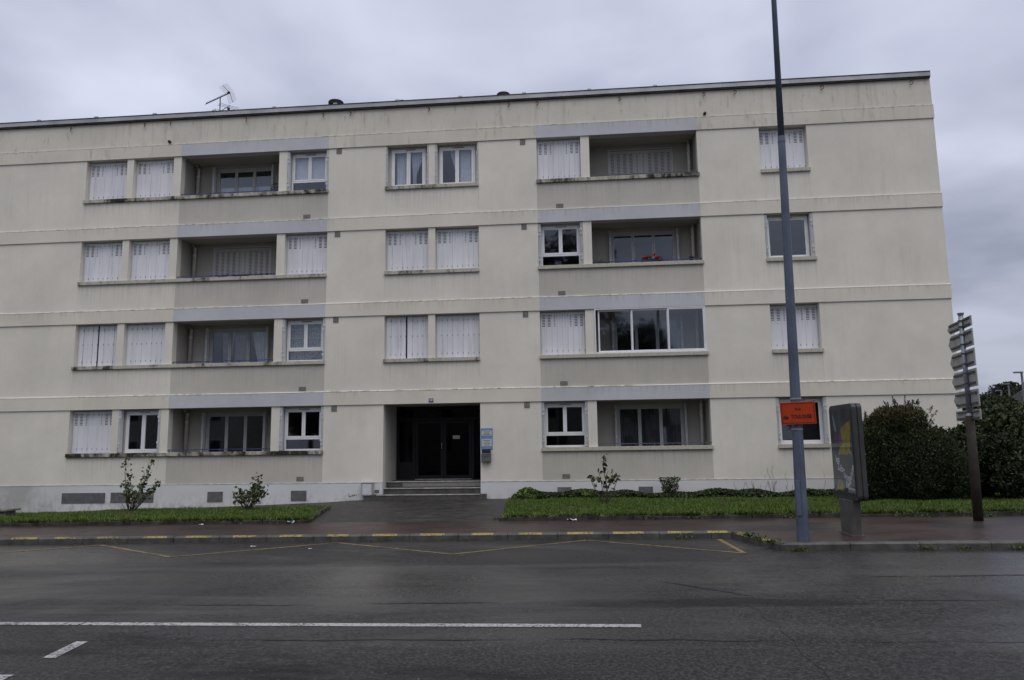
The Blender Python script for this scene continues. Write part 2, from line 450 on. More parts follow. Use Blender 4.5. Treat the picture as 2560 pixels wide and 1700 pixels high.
def text_mesh(s, size, name, ms, thick=0.0, weight=0.0, align='CENTER'):
    cu_ = bpy.data.curves.new('t', 'FONT'); cu_.body = s; cu_.size = size; cu_.align_x = align; cu_.align_y = 'CENTER'
    cu_.offset = weight; cu_.extrude = thick; cu_.resolution_u = 3
    o = bpy.data.objects.new('t', cu_); COL.objects.link(o)
    dg = bpy.context.evaluated_depsgraph_get(); dg.update()
    me = bpy.data.meshes.new_from_object(o.evaluated_get(dg))
    bpy.data.objects.remove(o); bpy.data.curves.remove(cu_)
    me.materials.clear()
    for x in mats_of(ms): me.materials.append(x)
    me.name = name; return me
def np_mesh(name, verts, nper, ms, parent=None, mi=None):
    """verts (N, nper, 3): N separate faces of nper corners"""
    N = verts.shape[0]; me = bpy.data.meshes.new(name)
    me.vertices.add(N * nper); me.vertices.foreach_set('co', verts.astype(np.float32).ravel())
    me.loops.add(N * nper); me.loops.foreach_set('vertex_index', np.arange(N * nper, dtype=np.int32))
    me.polygons.add(N); me.polygons.foreach_set('loop_start', np.arange(0, N * nper, nper, dtype=np.int32))
    me.polygons.foreach_set('loop_total', np.full(N, nper, dtype=np.int32))
    for x in mats_of(ms): me.materials.append(x)
    if mi is not None: me.polygons.foreach_set('material_index', mi.astype(np.int32))
    me.update(calc_edges=True); me.validate()
    o = link(name, me, parent)
    if name == 'leaf_mass': o['kind'] = 'stuff'
    return o
def leaves(P, size, aspect=2.0, up=0.0, outward=None, jitter=0.35):
    """rhombic leaves around points P; up tilts the long axis to the sky"""
    N = len(P)
    a = rng.normal(size=(N, 3)); a[:, 2] = a[:, 2] * (1 - up) + up * 2.0
    if outward is not None: a += outward * 1.2
    a /= np.linalg.norm(a, axis=1)[:, None]
    b = rng.normal(size=(N, 3)); b -= a * (a * b).sum(1)[:, None]; b /= np.linalg.norm(b, axis=1)[:, None]
    L = size * (1 + jitter * rng.normal(size=N).clip(-2, 2)); Wd = L / aspect
    L = L[:, None]; Wd = Wd[:, None]
    n = np.cross(a, b)
    v = np.stack([P - a * L * 0.5, P + b * Wd * 0.5 + n * Wd * 0.12, P + a * L * 0.5, P - b * Wd * 0.5 + n * Wd * 0.12], axis=1)
    return v

# ------------------------------------------------------------------ levels and facade grid (metres)
FH = 2.7
B = {i: FH * i for i in (1, 2, 3, 4)}               # underside of each band
BH = 0.421                                         # band height
PL = 0.413                                         # plinth top
XL, XE = -24.0, 10.587
A, p1l, p1r, p2l, p2r, p3l, p3r, C = -15.788, -14.404, -14.18, -12.822, -12.565, -9.31, -9.047, -7.689
Ml, mpl, mpr, Mr = -5.848, -4.50, -4.29, -2.937
Rl, rpl, rpr, Rr = -1.126, 0.219, 0.485, 3.719
Fl, Fr = 5.557, 6.942
WD = 0.25                                          # wall thickness
LD = 0.95                                          # loggia depth
YK, YO, YB = -8.42, -9.97, -6.45                   # kerb in the bus bay, outer kerb, garden border
def road_z(x): return -0.2 + 0.006 * x
def pave_z(x, y): return road_z(x) + 0.11 + 0.016 * (max(y, -9.9) - YK)
def wall_z(x): return -0.085 if x > -6.2 else -0.085 + 0.0345 * (x + 6.2)
def lawn_z(x, y):
    t = min(1.0, max(0.0, (y - YB) / (-0.2 - YB)))
    return (pave_z(x, YB) + 0.045) * (1 - t) + (wall_z(x) if x < 8 else wall_z(8) + 0.01 * (x - 8)) * t
def inner_z(x, y):
    t = min(1.0, max(0.0, (y - YB) / (-0.3 - YB)))
    return pave_z(x, YB) * (1 - t) + wall_z(x) * t

# ------------------------------------------------------------------ ground, road, pavements
def grid(name, xs, ys, zf, ms, keep=None):
    mb = MB()
    for i in range(len(xs) - 1):
        for j in range(len(ys) - 1):
            if keep and not keep(0.5 * (xs[i] + xs[i + 1]), 0.5 * (ys[j] + ys[j + 1])): continue
            q = [(xs[i], ys[j]), (xs[i + 1], ys[j]), (xs[i + 1], ys[j + 1]), (xs[i], ys[j + 1])]
            mb.quad(*[(x, y, zf(x, y)) for x, y in q])
    return mb.build(name, ms)
def lin(a, b, n): return [a + (b - a) * i / n for i in range(n + 1)]
def ground_h(x, y):
    if y < -20.2: return road_z(x) + 0.05
    if y < YB - 0.01: return road_z(x) - 0.03
    if y <= 0.3 and -24 <= x <= 14: return min(lawn_z(x, y), inner_z(x, y)) - 0.03
    if y <= 0.3: return road_z(x) + 0.02
    return road_z(x) - 0.03 if x > 11 else -0.75
gx = [-400, -150, -60, -30] + lin(-24, 14, 38) + [15, 20, 40, 80, 160, 400]
gy = [-400, -150, -60, -24, -20.2, -20.1, -10, YB - 0.02] + lin(YB, 0.3, 8) + [0.5, 5, 12, 30, 80, 160, 400]
gr = grid('ground', gx, gy, ground_h, 'lawn_soil'); tag(gr, kind='structure')
road = grid('road', [-150, -60, -30, 30, 60, 150], [-20.1, -14, YK], lambda x, y: road_z(x), 'asphalt'); tag(road, kind='structure')
pvx = lin(-150, -24, 2) + lin(-23, 2.5, 26) + [2.6]
def pave_poly():
    mb = MB()
    xs = [-150, -60, -24, -12, -4, 0, 2.50]
    for a, b in zip(xs, xs[1:]):
        mb.quad((a, YK + 0.1, pave_z(a, YK)), (b, YK + 0.1, pave_z(b, YK)), (b, YB, pave_z(b, YB)), (a, YB, pave_z(a, YB)))
    mb.poly([(2.50, YK + 0.1, pave_z(2.5, YK)), (2.98, YO + 0.1, pave_z(2.98, YO)), (4.5, YO + 0.1, pave_z(4.5, YO)), (4.5, YB, pave_z(4.5, YB)), (2.5, YB, pave_z(2.5, YB))])
    xs = [4.5, 8, 12, 20, 60, 150]
    for a, b in zip(xs, xs[1:]):
        mb.quad((a, YO + 0.1, pave_z(a, YO)), (b, YO + 0.1, pave_z(b, YO)), (b, YB, pave_z(b, YB)), (a, YB, pave_z(a, YB)))
    return mb.build('pavement', 'pavement_red')
pav = pave_poly(); tag(pav, kind='structure')
far_pav = grid('opposite_pavement', [-150, -30, 30, 150], [-24, -20.25], lambda x, y: road_z(x) + 0.12, 'path_asphalt'); tag(far_pav, kind='structure')

# entrance path and the strip along the wall
def edge_x(y):                                       # right edge of the left lawn
    t = (y - YB) / (-2.96 - YB); return -5.66 + (-6.4 + 5.66) * min(1, t)
def back_y(x):                                       # back edge of the left lawn
    return -2.9 + (x + 6.4) / (-14.0 + 6.4) * 2.35 if x > -14 else -0.55
path = grid('entrance_path', lin(-24, 9.0, 44), lin(YB, 0.0, 10), lambda x, y: inner_z(x, y) - 0.004 - (0.0 if -6.8 < x < -1.0 else 0.02), 'path_asphalt',
            keep=lambda x, y: (-7.2 < x < -0.8) or (x <= -7.2 and y > -3.4))
tag(path, kind='structure')

# lawns as sheets with blades
def in_left(x, y): return x < edge_x(y) and y > YB and y < back_y(x)
def in_right(x, y): return x > -1.62 - 0.08 * (y - YB) and y > YB and y < -0.15
def lawn(name, xs, ys, inside):
    mb = MB()
    for i in range(len(xs) - 1):
        for j in range(len(ys) - 1):
            q = [(xs[i], ys[j]), (xs[i + 1], ys[j]), (xs[i + 1], ys[j + 1]), (xs[i], ys[j + 1])]
            if all(inside(x, y) for x, y in q):
                mb.quad(*[(x, y, lawn_z(x, y)) for x, y in q])
    o = mb.build(name, 'lawn_soil'); tag(o, kind='structure'); return o
lawn_l = lawn('lawn_beside_entrance', lin(-24, -5.6, 92), lin(YB + 0.01, -0.5, 30), in_left)
lawn_r = lawn('lawn_under_windows', lin(-2.3, 24, 90), lin(YB + 0.01, -0.16, 30), in_right)
def blades(name, n, x0, x1, y0, y1, inside, parent_label):
    x = rng.uniform(x0, x1, n); y = rng.uniform(y0, y1, n)
    k = np.array([inside(a, b) for a, b in zip(x, y)]); x, y = x[k], y[k]
    z = np.array([lawn_z(a, b) for a, b in zip(x, y)]); N = len(x)
    patch = np.clip(0.5 + 0.35 * np.sin(x * 1.3 + 2 * np.sin(y * 1.1)) * np.sin(y * 1.7 + x * 0.6) + 0.35 * np.sin(x * 5.3 + 1.5 * np.sin(y * 4.1)) * np.sin(y * 6.2 + x), 0, 1)
    bare = np.sin(x * 0.9 + 1.3 * np.sin(y * 0.8 + 2)) * np.sin(y * 1.1 + 0.5 * x) + 0.5 * np.sin(x * 3.1 + y * 2.3) * np.sin(y * 3.7 - x)
    kk = rng.uniform(-0.2, 1.5, N) > bare - 0.15
    x, y, z, patch = x[kk], y[kk], z[kk], patch[kk]; N = len(x)
    h = rng.uniform(0.025, 0.08, N) * (0.55 + 0.95 * patch); w = rng.uniform(0.008, 0.016, N)
    th = rng.uniform(0, 2 * math.pi, N); ln = rng.normal(0, 0.035, (N, 2))
    v = np.zeros((N, 3, 3))
    v[:, 0] = np.stack([x - w * np.cos(th), y - w * np.sin(th), z - 0.005], 1)
    v[:, 1] = np.stack([x + w * np.cos(th), y + w * np.sin(th), z - 0.005], 1)
    v[:, 2] = np.stack([x + ln[:, 0], y + ln[:, 1], z + h], 1)
    o = np_mesh(name, v, 3, 'grass_blade'); tag(o, parent_label, 'grass', kind='stuff'); return o
blades('grass', 150000, -19.5, -5.6, YB + 0.02, -0.5, in_left, 'mown grass of the small lawn left of the entrance path')
blades('grass', 215000, -2.3, 13.5, YB + 0.02, -0.3, in_right, 'mown grass of the wide lawn right of the entrance path')

xe = np.concatenate([rng.uniform(-19, -5.7, 9000), rng.uniform(-1.6, 13, 10000)]); rag = 0.5 + 0.5 * np.sin(xe * 3.7) * np.sin(xe * 9.1 + 1)
kx = rng.uniform(0, 1, len(xe)) < rag; xe = xe[kx]; ye = YB + rng.normal(-0.005, 0.03, len(xe)); ze = np.array([lawn_z(a_, YB) for a_ in xe]) + 0.02
th = rng.uniform(0, 6.28, len(xe)); tv = np.zeros((len(xe), 3, 3)); hh = rng.uniform(0.03, 0.11, len(xe))
tv[:, 0] = np.stack([xe - .012 * np.cos(th), ye - .012 * np.sin(th), ze], 1); tv[:, 1] = np.stack([xe + .012 * np.cos(th), ye + .012 * np.sin(th), ze], 1)
tv[:, 2] = np.stack([xe + rng.normal(0, .05, len(xe)), ye + rng.normal(-0.03, .05, len(xe)), ze + hh], 1)
tag(np_mesh('grass', tv, 3, 'grass_blade'), 'ragged grass tufts overhanging the garden border stones', 'grass', kind='stuff')

# kerbs, stone by stone
kerb = empty('kerb', (0, YK, -0.2)); tag(kerb, kind='structure')
def kerb_stone(x0, y0, x1, y1, parent, name='kerb_stone', w=0.15, h=0.115, ms='kerb_concrete', zf=None, gap=0.008, below=0.2, cham=0.025):
    L = math.hypot(x1 - x0, y1 - y0); ux, uy = (x1 - x0) / L, (y1 - y0) / L; nx, ny = -uy, ux
    a, b = gap / 2, L - gap / 2
    prof = [(0, -below), (0, h - cham), (cham, h), (w, h), (w, -below)]
    mb = MB(); i = 0
    for t in (a, b):
        for d, z in prof:
            px, py = x0 + ux * t + nx * d, y0 + uy * t + ny * d
            mb.v.append((px, py, (zf(px, py) if zf else road_z(px)) + z + random.uniform(-0.003, 0.003) * (z > 0)))
    n = len(prof)
    for k in range(n):
        j = (k + 1) % n; mb.f.append((k, n + k, n + j, j)); mb.mi.append(0)
    mb.f.append(tuple(range(n))); mb.mi.append(0); mb.f.append(tuple(n + k for k in reversed(range(n)))); mb.mi.append(0)
    o = mb.build(name, ms); kid(o, parent); return o
jx = [-10.12 + 0.879 * i for i in range(-16, 15)]
for a, b in zip(jx, jx[1:]): kerb_stone(a, YK, b, YK, kerb)
kerb_stone(jx[-1], YK, 2.53, YK - 0.0, kerb)
kerb_stone(2.53, YK, 2.72, -9.2, kerb); kerb_stone(2.72, -9.2, 2.95, YO, kerb)
for i in range(20): kerb_stone(2.95 + i, YO, 3.95 + i, YO, kerb)
def kerb_paint(x0, y0, x1, y1):
    L = math.hypot(x1 - x0, y1 - y0); ux, uy = (x1 - x0) / L, (y1 - y0) / L; nx, ny = -uy, ux
    q = []
    for (t, d) in ((0, 0.026), (1, 0.026), (1, 0.078), (0, 0.078)):
        x, y = x0 + (x1 - x0) * t + nx * d, y0 + (y1 - y0) * t + ny * d
        q.append((x, y, road_z(x) + 0.122))
    mb = MB().quad(*q)
    f = [(x + nx * -0.03 - nx * 0, y + ny * -0.03, z - 0.03) for x, y, z in (q[0], q[1])]
    mb.quad(f[0], f[1], q[1], q[0])
    o = mb.build('kerb_paint', 'paint_kerb'); kid(o, kerb)
for a, b in [(-10.67, -10.16), (-9.8, -9.38), (-8.97, -8.52), (-8.07, -7.62), (-7.25, -6.78), (-6.36, -5.93), (-5.48, -5.04), (-4.6, -4.2), (-3.76, -3.31), (-2.9, -2.46), (-1.97, -1.58), (-1.14, -0.73), (-0.28, 0.17), (0.51, 1.04), (1.45, 1.88), (2.12, 2.46), (-11.5, -11.06), (-12.4, -11.95)]:
    kerb_paint(a, YK, b, YK)
kerb_paint(2.57, -8.6, 2.635, -8.88); kerb_paint(2.76, -9.33, 2.85, -9.63)

border = empty('garden_border', (0, YB, -0.05)); tag(border, kind='structure')
bz = lambda x, y: inner_z(x, y) if y > YB else pave_z(x, YB)
for i in range(19): kerb_stone(-24.0 + i * 0.965, YB - 0.07, -24.0 + (i + 1) * 0.965, YB - 0.07, border, 'border_stone', 0.07, 0.075 + random.uniform(-.012, .012), 'border_concrete', bz, 0.012, 0.15, 0.01)
for i in range(4):
    t0, t1 = i / 4, (i + 1) / 4
    kerb_stone(-5.66 - 0.74 * t0, YB - 0.04 + 3.5 * t0, -5.66 - 0.74 * t1, YB - 0.04 + 3.5 * t1, border, 'border_stone', 0.07, 0.085, 'border_concrete', bz, 0.01, 0.15, 0.01)
for i in range(26): kerb_stone(-1.70 + i * 1.0, YB - 0.07, -0.70 + i * 1.0, YB - 0.07, border, 'border_stone', 0.07, 0.07 + random.uniform(-.015, .015), 'border_concrete', bz, 0.012, 0.15, 0.01)

# painted road markings
def strip(name, pts, w, ms, parent, dz=0.004):
    mb = MB(); P = [Vector((x, y, 0)) for x, y in pts]; L = []; Rr_ = []
    for k, p in enumerate(P):
        d = (P[min(k + 1, len(P) - 1)] - P[max(k - 1, 0)]).normalized(); nrm = Vector((-d.y, d.x, 0))
        ww = (w[k] if isinstance(w, (list, tuple)) else w) / 2
        L.append(p + nrm * ww); Rr_.append(p - nrm * ww)
    for k in range(len(P) - 1):
        mb.quad(*[(q.x, q.y, road_z(q.x) + dz) for q in (Rr_[k], Rr_[k + 1], L[k + 1], L[k])])
    o = mb.build(name, ms); return kid(o, parent)
wig = []
for a, b in ((-22.0, -6.05), (-6.03, -4.93), (-4.91, 0.5)):
    strip('white_lane_line', [(a, -14.61 - 0.0085 * a), (b, -14.61 - 0.0085 * b)], 0.115, 'paint_white', road)
def mark(pts):
    mb = MB().poly([(x, y, road_z(x) + 0.004) for x, y in pts]); kid(mb.build('white_dash', 'paint_white'), road)
mark([(-4.45, -15.73), (-4.335, -15.73), (-4.405, -15.22), (-4.515, -15.22)])
mark([(-4.45, -16.75), (-4.29, -16.75), (-4.33, -16.18), (-4.47, -16.18)])
for i in range(1, 4): mark([(-4.47 + .03 * i, -16.2 - i), (-4.31 + .03 * i, -16.2 - i), (-4.33 + .03 * i, -15.68 - i - 0.02), (-4.47 + .03 * i, -15.68 - i - 0.02)]) if i > 1 else None
zg = [(-10.9, -10.2), (-8.75, -8.62), (-6.54, -10.16), (-4.35, -8.58), (-2.03, -10.07), (0.05, -8.52), (2.36, -10.16), (2.29, -8.55)]
for (a, b) in zip(zg, zg[1:]): strip('yellow_zigzag_line', [a, b], 0.075, 'paint_yellow', road)

def wobble(x0, x1, y, amp, seed, n=26, slope=0.0):
    r_ = random.Random(seed); ph = r_.uniform(0, 6)
    return [(x0 + (x1 - x0) * i / n, y + slope * i / n + amp * math.sin(ph + i * 0.55) * 0.6 + amp * r_.uniform(-.4, .4)) for i in range(n + 1)]
def taper(n, w): return [w * (0.15 + 0.85 * math.sin(math.pi * i / n)) * random.uniform(.5, 1.2) for i in range(n + 1)]
for x0, x1, y, amp, w, sl in [(-2.4, -0.9, -13.65, 0.02, 0.045, 0.05), (-4.6, -2.9, -13.7, 0.02, 0.03, -0.03), (-3.4, -0.6, -15.16, 0.02, 0.03, 0.05), (-0.3, 1.6, -15.08, 0.02, 0.035, -0.04), (1.9, 4.2, -15.13, 0.012, 0.014, 0.0),
                              (2.9, 4.2, -13.52, 0.008, 0.03, 0.0), (4.0, 5.9, -12.15, 0.01, 0.05, 0.12), (3.4, 3.9, -12.15, 0.01, 0.04, 0.0), (4.3, 5.9, -13.55, 0.01, 0.035, -0.05), (0.9, 1.8, -12.4, 0.02, 0.06, -0.9)]:
    strip('tar_seam', wobble(x0, x1, y, amp, int(x0 * 7), 26, sl), taper(26, w), 'crack_tar', road, 0.0035)
crk = [(1.62, -13.7), (1.70, -14.0), (1.66, -14.3), (1.74, -14.55), (1.69, -14.8), (1.72, -15.1), (1.66, -15.5), (1.70, -15.9), (1.64, -16.4), (1.66, -17.0)]
strip('crack', crk, [0.002, 0.004, 0.007, 0.003, 0.008, 0.006, 0.003, 0.006, 0.003, 0.003], 'crack_tar', road, 0.0035)

# ------------------------------------------------------------------ the apartment building
bld = empty('apartment_building', (-6.0, 5.0, -0.1))
tag(bld, 'long four-storey cream apartment block with lavender bands and white shutters', 'building')
def part(o): return kid(o, bld)
def pbox(name, x0, x1, y0, y1, z0, z1, ms, bevel=0): return part(box(name, x0, x1, y0, y1, z0, z1, ms, None, bevel))
# wall panels column by column
def floor_bot(k): return PL if k == 1 else B[k - 1] + BH
JG = 0.002
for k in (1, 2, 3, 4):
    zb, zt, zs = floor_bot(k), B[k], B[k] - 1.45
    for a, b, ms in [(XL, A, 'render_cream'), (C, Ml, 'render_cream'), (Mr, Rl, 'render_cream'), (Rr, Fl, 'render_cream'), (Fr, XE, 'render_cream')]:
        pbox('wall_panel', a + JG / 2, b - JG / 2, 0, WD, zb, zt, ms)
    for a, b, ms in [(A, p2r, 'render_under_sill'), (p2r, C, 'render_taupe'), (Ml, Mr, 'render_under_sill'), (Rl, Rr, 'render_taupe'), (Fl, Fr, 'render_under_sill')]:
        if k == 1 and a == Ml: continue
        pbox('wall_panel', a + JG / 2, b - JG / 2, 0.002, WD, zb, zs, ms)
    # piers between the openings
    for a, b in [(p1l, p1r), (p2l, p2r), (p3l, p3r), (mpl, mpr), (rpl, rpr)]:
        if k == 1 and a == mpl: continue
        pbox('pier', a, b, 0.004, WD, B[k] - 1.34, B[k], 'render_cream')
    # sills
    heavy = {4: 'sill_black', 3: 'sill_worn', 2: 'sill_worn', 1: 'sill_black'}[k]
    for a, b, ms in [(A - 0.02, C + 0.01, heavy), (Ml - 0.015, Mr + 0.01, 'sill_worn'), (Rl - 0.02, Rr + 0.03, 'sill_black' if k == 4 else 'sill_clean'), (Fl - 0.01, Fr + 0.03, 'sill_worn' if k == 4 else 'sill_clean')]:
        if k == 1 and a == Ml - 0.015: continue
        pbox('sill', a, b, -0.065, WD, B[k] - 1.45, B[k] - 1.34, ms, 0.008)
    # bands
    for a, b, ms in [(XL, p2r, 'render_band'), (p2r, C, 'render_lavender'), (C, Rl, 'render_band'), (Rl, Rr, 'render_lavender'), (Rr, XE + 0.012, 'render_band')]:
        prof = [(-0.035, B[k]), (WD, B[k]), (WD, B[k] + BH), (0.0, B[k] + BH), (-0.035, B[k] + BH - 0.018)]
        o = part(MB().prism_x([(y, z) for y, z in prof], a, b).build('band', ms if k < 4 or ms == 'render_lavender' else 'render_attic'))
    part(MB().prism_x([(-0.039, B[k] + BH - 0.030), (-0.034, B[k] + BH - 0.030), (0.002, B[k] + BH - 0.002), (-0.002, B[k] + BH + 0.006), (-0.039, B[k] + BH - 0.012)], XL, XE + 0.012).build('band_ledge', 'band_ledge'))
    # slab: floor of the storey above and ceiling of this one
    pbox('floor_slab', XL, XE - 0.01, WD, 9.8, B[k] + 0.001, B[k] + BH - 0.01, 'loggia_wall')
# attic wall, joined in long panels
for a, b in [(XL, -16.9), (-16.9, -7.689), (-7.689, -1.126), (-1.126, 3.719), (3.719, XE)]:
    pbox('attic_panel', a + 0.001, b - 0.001, 0, WD, B[4] + BH, 12.1, 'render_attic')
# plinth
for a, b in [(XL, A), (A, C), (C, Ml), (Mr, Rl), (Rl, Rr), (Rr, XE)]:
    prof = [(-0.03, -1.0), (WD, -1.0), (WD, PL), (0.0, PL), (-0.03, PL - 0.02)]
    part(MB().prism_x(prof, a, b).build('plinth', 'plinth_paint'))
part(MB().prism_x([(-0.034, PL - 0.024), (-0.002, PL - 0.006), (-0.002, PL + 0.007), (-0.034, PL - 0.006)], XL, Ml).build('plinth_ledge', 'step_nosing'))
part(MB().prism_x([(-0.034, PL - 0.024), (-0.002, PL - 0.006), (-0.002, PL + 0.007), (-0.034, PL - 0.006)], Mr, XE).build('plinth_ledge', 'step_nosing'))
# gable end and back, roof
pbox('gable_wall', XE - WD, XE - 0.003, WD, 10.0, -1.0, 12.09, 'render_cream')
pbox('back_wall', XL, XE - WD, 9.8, 10.0, -1.0, 12.09, 'render_cream')
pbox('side_wall', XL, XL + 0.2, WD, 9.8, -1.0, 12.09, 'render_cream')
pbox('roof', XL, XE - 0.01, 0.02, 9.98, 12.1, 12.17, 'roof_felt')
nf = 17
for i in range(nf):                                            # fascia, sheet by sheet
    a = -23.56 + 2.008 * i; b = min(a + 2.008, XE + 0.07)
    if a > XE: break
    o = part(MB().box(a + 0.002, b - 0.002, -0.10, 0.02, 12.085, 12.215, 0).build('fascia_sheet', 'fascia_metal'))
    part(box('fascia_drip', a + 0.001, b - 0.001, -0.075, -0.004, 12.04, 12.084, 'fascia_dark'))
    part(MB().box(a + 0.001, b - 0.001, -0.115, 0.05, 12.216, 12.236, 0).build('fascia_cap', 'fascia_dark'))
    if i > 1 and a < 3: part(box('cap_clip', a - 0.06, a + 0.06, -0.10, 0.02, 12.237, 12.28, 'fascia_metal'))
for a, b in [(4.55, 4.8), (6.5, 6.85), (8.55, 8.98)]:        # lifted flashing
    part(MB().prism_x([(0.05, 12.172), (0.5, 12.172), (0.5, 12.26), (0.05, 12.25)], a, b).build('roof_flashing', 'fascia_dark'))
# mushroom roof vents just behind the edge
for x, w, zt in [(-7.79, 0.25, 12.80), (-5.55, 0.19, 12.66), (-2.21, 0.22, 12.74)]:
    mb = MB()
    mb.tube([(x, 0.85, 12.17), (x, 0.85, zt - 0.16)], w * 0.7, 16)
    for zq in (0.15, 0.11, 0.07): mb.tube([(x, 0.85, zt - zq), (x, 0.85, zt - zq + 0.025)], [w * 1.0, w * 0.97], 18)
    mb.tube([(x, 0.85, zt - 0.045), (x, 0.85, zt - 0.01), (x, 0.85, zt)], [w * 1.02, w * 0.92, w * 0.5], 18)
    part(mb.build('roof_vent', 'iron_dark'))
# iron hooks and overflow spouts on the attic wall
for hx in (-16.41, -13.865, -12.985, -10.435, -7.896, -7.007, -4.489, -1.973, -1.077, 1.454, 3.987, 4.902, 7.458, 10.018):
    pts = []
    for q in range(9):
        a = R(60 + q * 30); pts.append((hx - 0.045 * math.cos(a), -0.055 + 0.05 * math.cos(a), 11.915 + 0.06 * math.sin(a)))
    mb = MB().tube(pts, 0.012, 5)
    mb.tube([(hx, 0.01, 11.965), (hx, -0.03, 11.965)], 0.008, 5)
    part(mb.build('wall_hook', 'rust'))
for hx in (-12.987, 3.995):
    mb = MB().tube([(hx, 0.05, 11.31), (hx, -0.075, 11.30)], 0.045, 12); part(mb.build('overflow_spout', 'iron_dark', smooth=True))

# ventilation grilles
def grille(x0, x1, z0, z1, nx, nz, ms, y=0.0, bar=0.012):
    mb = MB().box(x0 + 0.004, x1 - 0.004, y - 0.003, y + 0.002, z0 + 0.004, z1 - 0.004, 1)
    for i in range(nx + 1):
        xx = x0 + (x1 - x0) * i / nx; mb.box(max(x0, xx - bar / 2), min(x1, xx + bar / 2), y - 0.012, y - 0.0035, z0, z1, 0)
    for j in range(nz + 1):
        zq = z0 + (z1 - z0) * j / nz; mb.box(x0, x1, y - 0.011, y - 0.0036, max(z0, zq - bar / 2), min(z1, zq + bar / 2), 0)
    part(mb.build('vent_grille', [ms, 'vent_hole']))
for k in (1, 2, 3, 4):
    grille(-7.445, -7.275, B[k] - 0.185, B[k] - 0.012, 4, 5, 'vent_concrete', bar=0.022)
    grille(-1.63, -1.468, B[k] - 0.185, B[k] - 0.012, 4, 5, 'vent_concrete', bar=0.022)
    zq = floor_bot(k) + (0.035 if k > 1 else 0.06)
    grille(-8.47, -8.25, zq, zq + 0.12, 6, 4, 'vent_concrete', y=0.002, bar=0.02); grille(-0.56, -0.345, zq, zq + 0.12, 6, 4, 'vent_concrete', y=0.002, bar=0.02)
for a, b, z0, z1, n in [(-15.836, -14.442, -0.135, 0.175, 36), (-14.259, -12.894, -0.125, 0.18, 36), (-11.198, -10.722, -0.125, 0.18, 14), (-8.615, -8.14, -0.11, 0.19, 14), (-0.71, -0.305, 0.0, 0.225, 12), (1.60, 2.0, 0.0, 0.22, 12), (-6.08, -5.945, 0.105, 0.194, 5)]:
    grille(a, b, z0, z1, n, 9, 'vent_metal', y=-0.03, bar=0.014)
part(box('grille_mullion', -13.62, -13.53, -0.046, -0.031, -0.13, 0.183, 'render_plinth'))

# ---- windows
leaf_cache = {}
def leaf_mesh(kind, w, h):
    key = (kind, round(w, 3), round(h, 3))
    if key in leaf_cache: return leaf_cache[key]
    mb = MB(); T = 0.012
    rows, sw, pitch, sh, top = {'wide': (8, 0.095, 0.047, 0.022, 0.075), 'narrow': (8, 0.045, 0.047, 0.017, 0.085), 'tiny': (8, 0.014, 0.047, 0.006, 0.09), 'none': (0, 0, 0, 0, 0),
                                 'fullwide': (26, 0.10, 0.047, 0.02, 0.10), 'fullnarrow': (26, 0.05, 0.047, 0.014, 0.10)}[kind]
    if rows:
        x0, x1 = w / 2 - sw / 2, w / 2 + sw / 2
        mb.quad((0, 0, 0), (x0, 0, 0), (x0, 0, h), (0, 0, h)); mb.quad((x1, 0, 0), (w, 0, 0), (w, 0, h), (x1, 0, h))
        z = h - top; mb.quad((x0, 0, z), (x1, 0, z), (x1, 0, h), (x0, 0, h))
        for r_ in range(rows):
            mb.quad((x0, 0.009, z - sh), (x1, 0.009, z - sh), (x1, 0.004, z), (x0, 0.004, z), 1)
            zn = z - pitch if r_ < rows - 1 else 0.0
            if zn < 0.02: zn = 0.0
            mb.quad((x0, 0, zn), (x1, 0, zn), (x1, 0, z - sh), (x0, 0, z - sh))
            if zn == 0.0: break
            z = zn
    else:
        mb.quad((0, 0, 0), (w, 0, 0), (w, 0, h), (0, 0, h))
    mb.quad((w, T, 0), (0, T, 0), (0, T, h), (w, T, h)); mb.quad((0, T, 0), (0, 0, 0), (0, 0, h), (0, T, h)); mb.quad((w, 0, 0), (w, T, 0), (w, T, h), (w, 0, h))
    mb.quad((0, 0, h), (w, 0, h), (w, T, h), (0, T, h)); mb.quad((0, T, 0), (w, T, 0), (w, 0, 0), (0, 0, 0))
    # hinge knuckles on the right edge
    hs = {'none': (h - 0.14, h * 0.53, 0.13)}.get(kind, (h - 0.10, 0.12))
    for hz_ in hs: mb.box(w - 0.012, w + 0.004, -0.008, -0.001, hz_ - 0.022, hz_ + 0.022, 2)
    me = mb.mesh('shutter_leaf', ['shutter_shaded' if kind.startswith('full') else 'shutter_white', 'slot_mid' if kind.startswith('full') else 'slot_dark', 'hinge_dark']); leaf_cache[key] = me; return me
def frame_mesh(xl, xr, zb, zt, y, t=0.03, d=0.05):
    return MB().box(xl, xl + t, y, y + d, zb, zt).box(xr - t, xr, y, y + d, zb, zt).box(xl + t, xr - t, y + 0.001, y + d, zt - t, zt).box(xl + t, xr - t, y + 0.001, y + d, zb, zb + t * 0.6)
